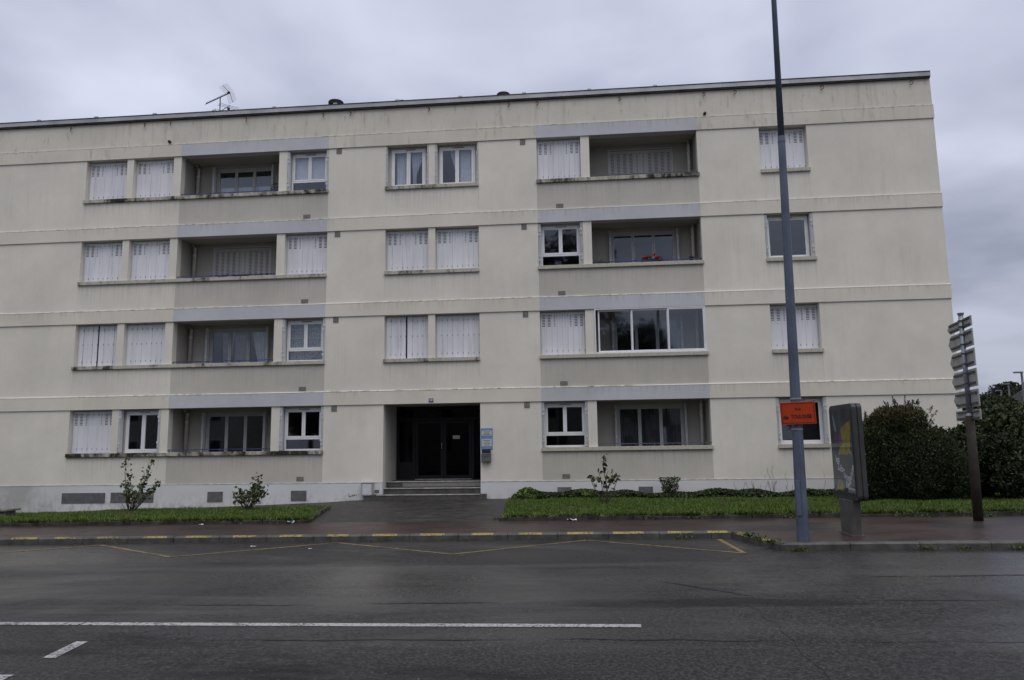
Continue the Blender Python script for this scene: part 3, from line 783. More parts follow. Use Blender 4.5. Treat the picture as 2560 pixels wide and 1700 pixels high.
def shuttered(xl, xr, k, kind='slot', gap=None, y=0.165):
    zb, zt = B[k] - 1.34, B[k]
    win = part(frame_mesh(xl, xr, zb + 0.001, zt - 0.002, y - 0.01, 0.025, 0.06).build('window', 'shutter_grey'))
    box('backing', xl + 0.02, xr - 0.02, y + 0.07, y + 0.08, zb, zt, 'slot_dark', None).parent = win
    n = 8; x0, x1 = xl + 0.028, xr - 0.028; h = 1.34 - 0.06
    w = (x1 - x0) / n
    kinds = ['none'] * 8 if kind == 'plain' else ['wide', 'wide', 'narrow', 'tiny', 'tiny', 'narrow', 'wide', 'wide']
    for i in range(n):
        me = leaf_mesh(kinds[i], 0.165, h)
        o = link('shutter_leaf', me, win)
        yy = y + (0.005 if i % 2 else 0.0) + random.uniform(-0.002, 0.002)
        o.location = (x0 + i * w + 0.001, yy, zb + 0.02); o.scale = ((w - 0.003) / 0.165, 1, 1)
        if gap is not None:                                  # the left half is pulled open a little
            if i < 4:
                o.scale.x *= 0.93; o.location.x = x0 + i * w * 0.93; o.rotation_euler.z = R(5 if i % 2 else -5) ; o.location.y = yy - 0.01
            else: o.rotation_euler.z = R(2.5 if i % 2 else -2.5)
    return win
def pane_box(xl, xr, zb, zt, y, parent, ms='glass'):
    o = MB().quad((xl, y, zb), (xr, y, zb), (xr, y, zt), (xl, y, zt)).build('pane', ms, parent); return o
def sash(xl, xr, zb, zt, y, t, parent, ms='frame_white', gl='glass', d=0.045):
    mb = MB().box(xl, xl + t, y, y + d, zb, zt).box(xr - t, xr, y, y + d, zb, zt).box(xl + t, xr - t, y + 0.001, y + d - 0.001, zt - t, zt).box(xl + t, xr - t, y + 0.001, y + d - 0.001, zb, zb + t)
    mb.build('sash', ms, parent, 0.006)
    pane_box(xl + t - 0.004, xr - t + 0.004, zb + t - 0.004, zt - t + 0.004, y + d * 0.5, parent, gl)
def folded(x, k, side, win, y0=-0.005, depth=0.15, n=4, zt=None):
    """shutter leaves folded back against the reveal"""
    zb = B[k] - 1.33; zt = zt or B[k] - 0.03
    for i in range(n):
        xx = x + side * (0.008 + i * 0.019)
        mb = MB().box(min(xx, xx + side * 0.011), max(xx, xx + side * 0.011), y0 + 0.012 * (i % 2), y0 + depth, zb + 0.01, zt, 0)
        for hz_ in (zb + 0.18, zb + 0.30, zt - 0.22, zt - 0.34):
            if (i + int(hz_ * 10)) % 2: mb.tube([(xx + side * 0.012, y0 - 0.012, hz_ - 0.035), (xx + side * 0.012, y0 - 0.012, hz_ + 0.035)], 0.011, 6, 1)
        mb.build('shutter_leaf', ['shutter_edge', 'frame_white'], win)
def curtain(xl, xr, zb, zt, y, parent, ms='curtain', amp=0.02, folds=9, gather=None):
    mb = MB(); n = folds * 6; m_ = 10
    def px(i, j):
        t = i / n; s_ = j / m_
        x = xl + (xr - xl) * t
        if gather:                                        # pulled to one side lower down
            gx_, gw = gather; x = x + (gx_ - x) * gw * math.sin(min(1, (1 - s_) * 1.25) * math.pi * 0.5) ** 1.6
        return (x, y + amp * math.sin(t * folds * 2 * math.pi + 0.6 * math.sin(s_ * 3)), zb + (zt - zb) * s_)
    for i in range(n):
        for j in range(m_): mb.quad(px(i, j), px(i + 1, j), px(i + 1, j + 1), px(i, j + 1))
    return mb.build('curtain', ms, parent, smooth=True)
def window_unit(xl, xr, k, layout, y=0.19, lowered=0.0, fold=(4, 4), inset=(0.09, 0.09), head=0.07):
    zb, zt = B[k] - 1.34, B[k]
    a, b = xl + inset[0], xr - inset[1]; t = 0.045
    win = part(MB().box(a, a + t, y, y + 0.07, zb + 0.002, zt - head).box(b - t, b, y, y + 0.07, zb + 0.002, zt - head)
               .box(a + t, b - t, y + 0.001, y + 0.07, zt - head - 0.05, zt - head).box(a + t, b - t, y - 0.01, y + 0.07, zb + 0.002, zb + 0.055)
               .box(xl + 0.001, xr - 0.001, y + 0.02, y + 0.10, zt - head + 0.001, zt - 0.002, 1)
               .box(xl + 0.001, a - 0.001, y + 0.02, y + 0.10, zb + 0.001, zt - head, 1).box(b + 0.001, xr - 0.001, y + 0.02, y + 0.10, zb + 0.001, zt - head, 1)
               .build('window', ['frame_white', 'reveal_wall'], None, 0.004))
    zi, zj = zb + 0.057, zt - head - 0.052; mid = 0.5 * (a + b)
    if layout == 'kitchen':                                # two casements over a fixed light
        zs = zb + 0.36
        MB().box(a + t, b - t, y + 0.002, y + 0.066, zs - 0.025, zs + 0.025).build('transom', 'frame_white', win, 0.004)
        pane_box(a + t, b - t, zi, zs - 0.025, y + 0.035, win)
        sash(a + t + .001, mid - 0.001, zs + 0.026, zj, y - 0.004, 0.055, win); sash(mid + 0.001, b - t - .001, zs + 0.026, zj, y - 0.004, 0.055, win)
    elif layout == 'pair':
        sash(a + t + .001, mid - 0.001, zi, zj, y - 0.004, 0.06, win); sash(mid + 0.001, b - t - .001, zi, zj, y - 0.004, 0.06, win)
    else:
        sash(a + t + .001, b - t - .001, zi, zj, y - 0.004, 0.05, win)
    MB().box(a + 0.45, a + 0.78, y - 0.012, y - 0.0005, zt - head - 0.035, zt - head - 0.015).build('air_inlet', 'hinge_dark', win)
    if fold[0]: folded(xl, k, 1, win, n=fold[0])
    if fold[1]: folded(xr, k, -1, win, n=fold[1])
    return win

# left bay
shuttered(A, p1l, 4); shuttered(p1r, p2l, 4); shuttered(A, p1l, 3); shuttered(p1r, p2l, 3)
shuttered(A, p1l, 2, 'plain', gap=True); shuttered(p1r, p2l, 2, 'plain'); shuttered(A, p1l, 1)
w = window_unit(p1r, p2l, 1, 'pair', inset=(0.13, 0.07))
w = window_unit(p3r, C, 4, 'kitchen'); box('roller_blind', p3r + 0.14, C - 0.14, 0.30, 0.305, B[4] - 0.85, B[4] - 0.1, 'curtain', w)
shuttered(p3r, C, 3)
w = window_unit(p3r, C, 2, 'kitchen'); curtain(p3r + 0.12, C - 0.12, B[2] - 1.28, B[2] - 0.1, 0.33, w, 'curtain_lace', 0.02, 12)
for q in (0.30, 0.58, 0.86): box('lace_hem', p3r + 0.13, C - 0.13, 0.295, 0.30, B[2] - q - 0.03, B[2] - q, 'curtain_sheer', w)
w = window_unit(p3r, C, 1, 'kitchen')
# middle bay
w = window_unit(Ml, mpl, 4, 'pair', inset=(0.13, 0.13), fold=(2, 2))
curtain(Ml + 0.25, mpl - 0.65, B[4] - 1.28, B[4] - 0.1, 0.33, w, 'curtain', 0.02, 7, (Ml + 0.35, 0.1)); curtain(mpl - 0.62, mpl - 0.16, B[4] - 1.28, B[4] - 0.1, 0.33, w, 'curtain', 0.02, 6, (mpl - 0.55, 0.75))
w = window_unit(mpr, Mr, 4, 'pair', inset=(0.10, 0.13), fold=(3, 2))
curtain(mpr + 0.42, mpr + 0.68, B[4] - 1.28, B[4] - 0.1, 0.33, w, 'curtain', 0.02, 5, (mpr + 0.72, 0.6)); curtain(Mr - 0.62, Mr - 0.16, B[4] - 1.28, B[4] - 0.1, 0.33, w, 'curtain', 0.02, 7)
shuttered(Ml, mpl, 3); shuttered(mpr, Mr, 3); shuttered(Ml, mpl, 2, 'plain', gap=True); shuttered(mpr, Mr, 2, 'plain')
# right bay
shuttered(Rl, rpl, 4); window_unit(Rl, rpl, 3, 'kitchen', inset=(0.075, 0.085)); shuttered(Rl, rpl, 2)
w = window_unit(Rl, rpl, 1, 'kitchen', inset=(0.07, 0.07))
shuttered(Fl, Fr, 4, y=0.2); shuttered(Fl, Fr, 2, y=0.2)
w = window_unit(Fl, Fr, 3, 'single', inset=(0.07, 0.10)); w = window_unit(Fl, Fr, 1, 'single', inset=(0.07, 0.07)); box('roller_blind', Fl + 0.13, Fr - 0.13, 0.32, 0.325, B[1] - 1.27, B[1] - 0.1, 'blind_dark', w)

# loggias
def loggia(xl, xr, k, dl, dr, pipe_side, door, rail='rail_blue', railing=True, glazed=False):
    zf, zt = B[k] - 2.28, B[k]
    hd = 0.10
    mb = MB()
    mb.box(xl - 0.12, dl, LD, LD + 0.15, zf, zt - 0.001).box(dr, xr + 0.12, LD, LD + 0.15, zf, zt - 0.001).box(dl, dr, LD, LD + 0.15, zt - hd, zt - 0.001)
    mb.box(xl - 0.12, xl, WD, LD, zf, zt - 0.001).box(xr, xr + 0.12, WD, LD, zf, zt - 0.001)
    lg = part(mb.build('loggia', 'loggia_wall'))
    px = xl + 0.13 if pipe_side < 0 else xr - 0.13
    mbp = MB().tube([(px, LD - 0.12, zf), (px, LD - 0.12, zt - 0.12), (px + (0.0), LD - 0.25, zt - 0.03)], 0.05, 10)
    mbp.tube([(px, LD - 0.12, zt - 0.42), (px, LD - 0.12, zt - 0.36)], 0.058, 10)
    mbp.build('downpipe', 'pvc_pipe', lg, smooth=True)
    # balcony door
    y = LD + 0.03; d0, d1 = dl + 0.002, dr - 0.002; zh = zt - hd - 0.002
    if door == 'shutters':
        dd = part(frame_mesh(d0, d1, zf, zh, y - 0.02, 0.035, 0.10).build('balcony_door', 'shutter_grey'))
        n = 10; ww = (d1 - d0 - 0.07) / n; h = zh - zf - 0.06
        for i in range(n):
            o = link('shutter_leaf', leaf_mesh('fullnarrow' if i in (4, 5) else 'fullwide', 0.19, 1.9), dd)
            o.location = (d0 + 0.035 + i * ww + 0.002, y + (0.006 if i % 2 else 0), zh - 0.05 - 1.9); o.scale = ((ww - 0.004) / 0.19, 1, 1)
    else:
        t = 0.05
        dd = part(MB().box(d0, d0 + t, y, y + 0.08, zf, zh).box(d1 - t, d1, y, y + 0.08, zf, zh).box(d0 + t, d1 - t, y + 0.001, y + 0.08, zh - 0.08, zh).build('balcony_door', 'frame_dim'))
        ww = (d1 - d0 - 2 * t) / 3
        for i in range(3):
            sash(d0 + t + i * ww + 0.001, d0 + t + (i + 1) * ww - 0.001, zf, zh - 0.081, y + 0.004, 0.05, dd, 'frame_dim')
        for xx, sg in ((d0, -1), (d1, 1)):
            mbl = MB()
            for q in range(2): mbl.box(min(xx + sg * (0.01 + q * 0.03), xx + sg * (0.025 + q * 0.03)), max(xx + sg * (0.01 + q * 0.03), xx + sg * (0.025 + q * 0.03)), LD - 0.16, LD - 0.005, zf, zh)
            for hz_ in (0.25, 0.42, 0.95): mbl.tube([(xx + sg * 0.03, LD - 0.17, zh - hz_ - 0.03), (xx + sg * 0.03, LD - 0.17, zh - hz_ + 0.03)], 0.014, 6, 1)
            mbl.build('shutter_leaf', ['shutter_edge', 'frame_white'], dd)
        if door == 'sheer': curtain(d0 + 0.06, d1 - 0.06, zf, zh - 0.12, LD + 0.2, dd, 'curtain_net', 0.03, 20)
        if door == 'draped':
            curtain(d0 + 0.35, d0 + 0.75, zf, zh - 0.12, LD + 0.2, dd, 'curtain_sheer', 0.03, 5, (d0 + 0.45, 0.5)); curtain(d0 + 0.75, d0 + 1.25, zf, zh - 0.2, LD + 0.22, dd, 'curtain_sheer', 0.03, 7); curtain(d0 + 1.35, d1 - 0.08, zf, zh - 0.12, LD + 0.2, dd, 'curtain', 0.03, 4, (d1 - 0.1, 0.55))
        if door == 'blind': box('roller_blind', d0 + 0.06, d1 - 0.06, LD + 0.14, LD + 0.145, zh - 0.42, zh - 0.02, 'blind_dark', dd)
        if door == 'half': curtain(d0 + 0.06, d1 - 0.06, zf, zh - 0.60, LD + 0.2, dd, 'curtain', 0.03, 16)
    # inside of the parapet
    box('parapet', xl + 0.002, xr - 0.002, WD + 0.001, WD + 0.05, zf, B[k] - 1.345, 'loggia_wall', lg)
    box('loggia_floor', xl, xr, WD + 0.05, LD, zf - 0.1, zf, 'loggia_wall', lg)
    if railing:
        zr = B[k] - 1.34 + 0.075
        rl = MB().box(xl, xr, 0.05, 0.075, zr - 0.012, zr + 0.012)
        rb = rl.build('railing', rail, lg)
        n = 6
        mbk = MB()
        for i in range(n + 1):
            xx = xl + 0.04 + (xr - xl - 0.08) * i / n; mbk.box(xx - 0.008, xx + 0.008, 0.056, 0.07, B[k] - 1.34, zr - 0.012)
        mbk.build('rail_support', rail, lg)
    return lg
dL, dR = -11.86, -9.90
loggia(p2r, p3l, 4, dL, dR, -1, 'half'); loggia(p2r, p3l, 3, dL, dR, -1, 'shutters'); loggia(p2r, p3l, 2, dL, dR, -1, 'draped'); loggia(p2r, p3l, 1, dL, dR, -1, 'plain')
loggia(rpr, Rr, 4, 1.09, 3.12, 1, 'shutters', 'rail_grey'); loggia(rpr, Rr, 3, 1.09, 3.10, 1, 'blind'); loggia(rpr, Rr, 2, 1.09, 3.10, 1, 'plain', railing=False); loggia(rpr, Rr, 1, 1.09, 3.10, 1, 'sheer', 'rail_grey')

# sliding aluminium glazing that closes the second-floor loggia on the right
zb, zt = B[2] - 1.338, B[2] - 0.002
xa, xb = rpr + 0.004, Rr - 0.004
sl = part(MB().box(xa, xa + 0.035, -0.03, 0.10, zb, zt).box(xb - 0.035, xb, -0.03, 0.10, zb, zt).box(xa + 0.035, xb - 0.035, -0.03, 0.10, zt - 0.035, zt).box(xa + 0.035, xb - 0.035, -0.035, 0.10, zb, zb + 0.04).build('sliding_window', 'frame_white', None, 0.004))
ww = (xb - xa - 0.07) / 3
for i in range(3):
    yq = [0.06, 0.03, 0.0][i]
    sash(xa + 0.035 + i * ww - 0.01 * (i > 0) + (0.07 if i == 0 else 0), xa + 0.035 + (i + 1) * ww + 0.015 * (i < 2), zb + 0.041, zt - 0.036, yq - 0.02, 0.045, sl, d=0.028)

# rooms behind the glass
for x in (-16.4, -14.29, -9.18, -7.0, -4.39, -2.0, -0.5 + 0.85, 4.7, 8.0):
    for k in (1, 2, 3, 4):
        y0 = LD + 0.16 if (p2r < x < p3l or rpr < x < Rr) else WD + 0.001
        if k == 1 and Ml - 0.2 < x < Mr + 0.2: continue
        pbox('partition', x - 0.05, x + 0.05, y0, 4.6, B[k] - 2.27, B[k], 'interior')
for k in (1, 2, 3, 4): pbox('inner_wall', XL + 0.2, XE - WD, 4.6, 4.7, B[k] - 2.27, B[k], 'interior')

# entrance: recess, steps, doors
DY = 1.6
zf = 0.405
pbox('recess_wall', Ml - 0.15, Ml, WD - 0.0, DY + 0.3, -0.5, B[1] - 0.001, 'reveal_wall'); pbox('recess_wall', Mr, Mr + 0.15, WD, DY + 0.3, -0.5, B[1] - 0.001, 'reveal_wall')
pbox('recess_wall', Ml - 0.001, Ml + 0.002, 0.004, WD, zf, B[1] - 0.001, 'render_cream')
pbox('landing', Ml + 0.002, Mr - 0.002, 0.43, DY + 0.4, -0.5, zf - 0.002, 'step_stone')
st = pbox('step', Ml + 0.003, Mr - 0.003, 0.42, 0.52, 0.231, zf + 0.001, 'step_stone')
pbox('step', Ml + 0.003, Mr - 0.003, 0.10, 0.42, -0.5, 0.228, 'step_stone')
pbox('step', -6.14, -2.76, -0.28, 0.0, -0.5, 0.062, 'step_stone', 0.006); pbox('step', Ml + 0.004, Mr - 0.004, 0.001, 0.10, -0.5, 0.0615, 'step_stone')
pbox('step_nosing', Ml + 0.006, Mr - 0.006, 0.395, 0.45, zf - 0.02, zf + 0.006, 'step_nosing', 0.004); pbox('step_nosing', Ml + 0.006, Mr - 0.006, 0.075, 0.13, 0.208, 0.234, 'step_nosing', 0.004)
pbox('step_nosing', -5.95, -2.93, -0.295, -0.25, 0.042, 0.068, 'step_nosing', 0.004)
pbox('riser_facing', -5.35, Mr - 0.01, 0.413, 0.4195, 0.25, 0.37, 'vent_concrete')
ed = part(MB().box(Ml + 0.001, Ml + 0.10, DY, DY + 0.08, zf, B[1] - 0.002).box(Mr - 0.10, Mr - 0.001, DY, DY + 0.08, zf, B[1] - 0.002).box(Ml + 0.10, Mr - 0.10, DY + .001, DY + 0.08, B[1] - 0.10, B[1] - 0.002)
          .box(Ml + 0.10, Mr - 0.10, DY - 0.01, DY + 0.08, 2.25, 2.33).box(Ml + 0.52, Ml + 0.62, DY, DY + 0.08, zf, 2.25).box(Mr - 0.5, Mr - 0.42, DY, DY + 0.08, zf, 2.25).build('entrance_door', 'door_frame_dark'))
pane_box(Ml + 0.10, Mr - 0.10, 2.33, B[1] - 0.10, DY + 0.04, ed, 'glass_door')
pane_box(Ml + 0.10, Ml + 0.52, zf + 0.55, 2.25, DY + 0.04, ed, 'glass_door'); box('kick_panel', Ml + 0.10, Ml + 0.52, DY + 0.02, DY + 0.05, zf, zf + 0.55, 'door_frame_dark', ed)
pane_box(Mr - 0.42, Mr - 0.10, zf + 0.1, 2.25, DY + 0.04, ed, 'glass_door')
mid = 0.5 * (Ml + 0.62 + Mr - 0.5)
for a, b in ((Ml + 0.622, mid - 0.002), (mid + 0.002, Mr - 0.502)):
    sash(a, b, zf + 0.03, 2.245, DY + 0.01, 0.09, ed, 'door_frame_dark', 'glass_door')
MB().tube([(mid - 0.05, DY - 0.03, 1.35), (mid - 0.05, DY - 0.03, 1.55)], 0.012, 8).build('door_handle', 'galvanised', ed)
box('threshold', Ml + 0.62, Mr - 0.5, DY - 0.06, DY - 0.005, zf, zf + 0.02, 'step_nosing', ed)
box('door_notice', -4.03, -3.81, DY - 0.003, DY + 0.004, 1.66, 1.77, 'paper', ed)
pbox('hall_back', Ml, Mr, 4.2, 4.3, 0.3, B[1], 'interior'); pbox('hall_floor', Ml, Mr, DY + 0.4, 4.2, 0.3, zf, 'interior')

# ------------------------------------------------------------------ things fixed to the building
def wall_thing(name, label, cat, loc): return tag(empty(name, loc), label, cat)
nb = wall_thing('notice_board', 'blue board with two pale notices on the wall right of the entrance', 'notice board', (-2.745, -0.01, 1.33))
def loc_box(name, x0, x1, y0, y1, z0, z1, ms, root, bevel=0):
    return kid(box(name, x0, x1, y0, y1, z0, z1, ms, None, bevel), root)
loc_box('board', -2.917, -2.575, -0.025, -0.001, 1.335, 1.945, 'board_blue', nb, 0.004)
for z0, z1, n in ((1.725, 1.868, 3), (1.416, 1.622, 4)):
    pp = loc_box('notice', -2.893, -2.598, -0.032, -0.0255, z0, z1, 'paper', nb)
    for i in range(n): 
        zq = z1 - (z1 - z0) * (i + 0.8) / (n + 0.6); inset = (0.05, 0.07, 0.04, 0.08)[i]
        box('text_line', -2.893 + inset, -2.598 - inset * 0.8, -0.0345, -0.0328, zq - 0.008, zq + 0.008, 'ink', None).parent = pp
        pp.children[-1].matrix_parent_inverse = Matrix.Identity(4)
for x in (-2.905, -2.587):
    for z in (1.93, 1.35): kid(MB().tube([(x, -0.025, z), (x, -0.033, z)], 0.008, 8).build('screw', 'galvanised'), nb)
lb = wall_thing('letterbox', 'grey metal letterbox hung below the blue notice board', 'letterbox', (-2.76, -0.05, 0.965))
loc_box('body', -2.9, -2.622, -0.13, -0.001, 0.965, 1.19, 'box_grey', lb, 0.012)
kid(MB().prism_x([(-0.145, 1.195), (-0.001, 1.195), (-0.001, 1.235), (-0.14, 1.205)], -2.905, -2.617).build('lid', 'box_grey'), lb)
loc_box('slot_opening', -2.885, -2.637, -0.09, -0.001, 1.237, 1.325, 'iron_dark', lb)
loc_box('flap', -2.86, -2.66, -0.137, -0.131, 1.11, 1.15, 'sign_rail', lb)
kid(MB().tube([(-2.76, -0.13, 1.05), (-2.76, -0.138, 1.05)], 0.014, 10).build('lock', 'galvanised'), lb)
hn = wall_thing('house_number_plate', 'small blue enamel plate with white number above the entrance', 'number plate', (-4.4, -0.04, 2.79))
loc_box('plate', -4.469, -4.328, -0.045, -0.036, 2.733, 2.846, 'plate_blue', hn, 0.003)
me = text_mesh('187', 0.085, 'number', 'poster_white', 0.001, 0.002)
o = link('number', me); o.matrix_world = Matrix.Translation((-4.398, -0.047, 2.79)) @ Matrix.Rotation(R(90), 4, 'X'); mw = o.matrix_world.copy(); o.parent = hn; o.matrix_parent_inverse = Matrix.Translation(hn.location).inverted(); o.matrix_basis = mw
mbx = wall_thing('meter_box', 'white utility meter box standing against the plinth left of the steps', 'meter box', (-6.27, -0.1, -0.1))
loc_box('body', -6.445, -6.105, -0.19, -0.033, 0.03, 0.40, 'sign_back', mbx, 0.008); loc_box('door', -6.40, -6.135, -0.2, -0.191, 0.06, 0.37, 'meter_white', mbx, 0.004)
loc_box('foot', -6.36, -6.14, -0.17, -0.05, -0.12, 0.03, 'sign_rail', mbx); loc_box('lid', -6.46, -6.09, -0.205, -0.033, 0.401, 0.415, 'sign_back', mbx)

# potted geraniums and other plants on the loggia sills
def foliage_thing(name, P, size, ms, label, cat, root=None, part_name='foliage', aspect=1.8, up=0.0, mi=None, group=None):
    o = np_mesh(part_name, leaves(P, size, aspect, up), 4, ms, None, mi); kid(o, root); return o
zs = B[3] - 1.34
fp = tag(empty('geranium_pot', (2.25, 0.15, zs)), 'low planter of red geraniums behind the blue loggia rail', 'potted plant')
kid(MB().box(1.98, 2.53, 0.08, 0.22, zs, zs + 0.07).build('planter', 'terracotta', None, 0.01), fp)
P = np.column_stack([rng.uniform(1.96, 2.55, 500), rng.uniform(0.05, 0.25, 500), zs + 0.07 + np.abs(rng.normal(0, 0.04, 500))])
foliage_thing('geranium_pot', P, 0.05, 'cover_leaf', '', '', fp, 'leaf_mass')
for cx, cz in ((2.01, 0.17), (2.09, 0.19), (2.14, 0.20), (2.33, 0.25), (2.45, 0.17), (2.48, 0.18), (2.38, 0.16)):
    P = np.array([cx, 0.13, zs + cz]) + rng.normal(0, 0.018, (70, 3)); foliage_thing('geranium_pot', P, 0.028, 'geranium_red', '', '', fp, 'flower_head', 1.2)
sp_ = tag(empty('trailing_plant', (0.72, 0.15, zs)), 'straggly green plants at the left end of the loggia with geraniums', 'potted plant')
kid(MB().box(0.55, 0.95, 0.1, 0.22, zs, zs + 0.06).build('planter', 'terracotta', None, 0.01), sp_)
P = np.column_stack([rng.uniform(0.50, 1.0, 420), rng.uniform(0.08, 0.22, 420), zs + 0.05 + np.abs(rng.normal(0, 0.055, 420))]); foliage_thing('', P, 0.045, 'weed_leaf', '', '', sp_, 'leaf_mass', 3.0, 0.5)
bp = tag(empty('black_pot', (3.42, 0.14, zs)), 'small black pot at the right end of the loggia with geraniums', 'pot')
kid(MB().tube([(3.42, 0.14, zs), (3.42, 0.14, zs + 0.13)], [0.05, 0.07], 12).build('body', 'iron_dark'), bp); kid(MB().tube([(3.42, 0.14, zs + 0.131), (3.42, 0.14, zs + 0.15)], 0.078, 12).build('rim', 'iron_dark'), bp)
zs3 = B[3] - 1.34
dr_ = tag(empty('drying_rack', (-10.6, 0.1, zs3)), 'folded wire drying rack hung over the rail of a loggia', 'drying rack')
mb = MB()
for q in range(9):
    a0 = -11.2 + q * 0.12; mb.tube([(a0, 0.03, zs3 + 0.05), (a0 + random.uniform(.1, .25), 0.02, zs3 + random.uniform(0.12, 0.26))], 0.0026, 4)
kid(mb.build('wire_frame', 'iron_dark'), dr_); kid(MB().box(-11.2, -10.9, 0.02, 0.045, zs3 + 0.0, zs3 + 0.055).build('tray', 'iron_dark'), dr_); kid(MB().box(-10.75, -10.2, 0.015, 0.045, zs3 + 0.005, zs3 + 0.05).build('tray', 'iron_dark'), dr_)
zs4 = B[4] - 1.34
wp = tag(empty('wire_plant_holder', (-9.45, 0.12, zs4)), 'dark wire plant holder at the right end of the top left loggia', 'plant holder')
mb = MB()
for q in range(5): mb.tube([(-9.58 + q * 0.05, 0.12, zs4), (-9.6 + q * 0.055, 0.12, zs4 + 0.22), (-9.52 + q * 0.06, 0.12, zs4 + 0.36)], 0.007, 5)
for q in range(3): mb.tube([(-9.62, 0.12, zs4 + 0.08 + q * 0.1), (-9.33, 0.12, zs4 + 0.14 + q * 0.1)], 0.006, 5)
kid(mb.build('wire_frame', 'iron_dark'), wp)
P = np.column_stack([rng.uniform(-9.6, -9.35, 40), rng.uniform(0.08, 0.16, 40), zs4 + rng.uniform(0.05, 0.33, 40)]); foliage_thing('', P, 0.06, 'rose_leaf', '', '', wp, 'leaf_mass')

# television aerial on the roof
an = tag(empty('television_aerial', (-11.87, 1.0, 12.17)), 'rooftop television aerial with grid reflector and long comb boom', 'aerial')
def A_(x, z, y=1.0): f = (21.72 + y) / 24.72; return (x * f, y, (z - 1.455) * f + 1.455)
kid(MB().tube([(-11.865, 1.0, 12.17), A_(-12.93, 14.33)], 0.018, 8).build('mast', 'iron_dark'), an)
b0, b1 = Vector(A_(-13.46, 14.08, 0.75)), Vector(A_(-12.58, 14.45, 1.45))
bd = (b1 - b0).normalized(); sidev = bd.cross(Vector((0, 0, 1))).normalized(); upv = sidev.cross(bd).normalized()
boom = kid(MB().tube([b0, b1], 0.016, 6).build('boom', 'iron_dark'), an)
for i in range(17):
    p = b0 + (b1 - b0) * (i / 17.0); mb = MB()
    mb.tube([p - sidev * 0.10, p + sidev * 0.10], 0.005, 4); mb.box(p.x - 0.008, p.x + 0.008, p.y - 0.008, p.y + 0.008, p.z, p.z + 0.05)
    kid(mb.build('director', 'iron_dark'), an)
kid(MB().box(b1.x - 0.07, b1.x + 0.02, b1.y - 0.03, b1.y + 0.03, b1.z - 0.02, b1.z + 0.05).build('dipole_box', 'iron_dark', None, 0.01), an)
# corner reflector: two wire grids in a V behind the boom
for sg in (1, -1):
    mb = MB(); e0 = b1 + bd * 0.02
    arm = (upv * sg * 0.9 - bd * 0.30).normalized()
    for i in range(9): p = e0 + arm * (0.03 + i * 0.036); mb.tube([p - sidev * 0.22, p + sidev * 0.22], 0.0026, 4)
    for i in range(5): q = sidev * (-0.22 + 0.11 * i); mb.tube([e0 + q, e0 + q + arm * 0.32], 0.0026, 4)
    kid(mb.build('reflector_grid', 'galvanised'), an); kid(MB().tube([e0, e0 + arm * 0.33], 0.009, 5).build('reflector_arm', 'iron_dark'), an)
c0, c1 = Vector(A_(-13.05, 13.68, 0.8)), Vector(A_(-12.54, 13.96, 1.3)); cd = (c1 - c0).normalized()
kid(MB().tube([c0, c1], 0.011, 6).build('lower_boom', 'iron_dark'), an); kid(MB().box(-11.68, -11.60, 1.10, 1.16, 12.87, 12.94).build('junction_box', 'iron_dark', None, 0.008), an)
sv = Vector((0.93, 0.0, -0.30)).normalized()
for t, L in ((0.02, 0.30), (0.35, 0.26), (0.75, 0.34), (0.86, 0.36), (0.98, 0.36)):
    p = c0 + (c1 - c0) * t; kid(MB().tube([p - sv * L, p + sv * L], 0.006, 5).build('lower_element', 'iron_dark'), an)

# ------------------------------------------------------------------ street furniture
def wtext(s_, size, ms, M_, root, name='lettering', weight=0.0):
    o = link(name, text_mesh(s_, size, name, ms, 0.0006, weight)); o.parent = root
    o.matrix_parent_inverse = Matrix.Translation(root.location).inverted(); o.matrix_basis = M_; return o
lx, ly, lz = 3.325, -9.80, pave_z(3.3, -9.8)
lamp = tag(empty('street_lamp', (lx, ly, lz)), 'tall blue-grey tapered street lamp post carrying the orange street sign', 'street lamp')
def lp(z): return (lx + (z - lz) * 0.0125, ly, z)
kid(MB().tube([lp(lz - 0.02), lp(1.7), lp(6.33)], [0.096, 0.083, 0.060], 8).build('post', 'lamp_paint'), lamp)
kid(MB().tube([lp(6.30), lp(6.40)], [0.064, 0.058], 12).build('collar', 'lamp_paint'), lamp)
kid(MB().tube([lp(6.38), lp(9.2), (lx + 0.13, ly - 0.12, 9.75), (lx + 0.14, ly - 0.75, 10.1), (lx + 0.14, ly - 1.5, 10.2)], [0.054, 0.042, 0.040, 0.035, 0.032], 10).build('upper_post', 'lamp_paint', None, 0, True), lamp)
kid(MB().tube([(lx + 0.14, ly - 1.35, 10.2), (lx + 0.14, ly - 1.6, 10.19), (lx + 0.14, ly - 2.05, 10.17)], [0.06, 0.13, 0.07], 12).build('lamp_head', 'sign_back', None, 0, True), lamp)
kid(MB().box(lx - 0.085, lx - 0.02, ly - 0.0965, ly - 0.082, lz + 0.42, lz + 0.95).build('access_door', 'lamp_paint', None, 0.004), lamp)
kid(MB().tube([lp(lz - 0.01), lp(lz + 0.16)], [0.101, 0.099], 8).build('base_sleeve', 'lamp_paint'), lamp)
for z in (1.63, 2.10):
    p = lp(z); kid(MB().tube([(p[0], ly, z - 0.012), (p[0], ly, z + 0.012)], 0.088 if z < 3 else 0.062, 10).build('strap', 'galvanised'), lamp)
ss = tag(empty('street_name_sign', (lx + 0.02, ly - 0.14, 1.70)), 'orange street name plate with black lettering strapped to the lamp post', 'street sign')
SM = Matrix.Translation((lx + 0.015, ly - 0.125, 1.875)) @ Matrix.Rotation(R(-1.4), 4, 'Y') @ Matrix.Rotation(R(-5), 4, 'Z')
def sbox(name, x0, x1, y0, y1, z0, z1, ms, bevel=0):
    o = kid(box(name, x0, x1, y0, y1, z0, z1, ms, None, bevel), ss); o.matrix_basis = SM; return o
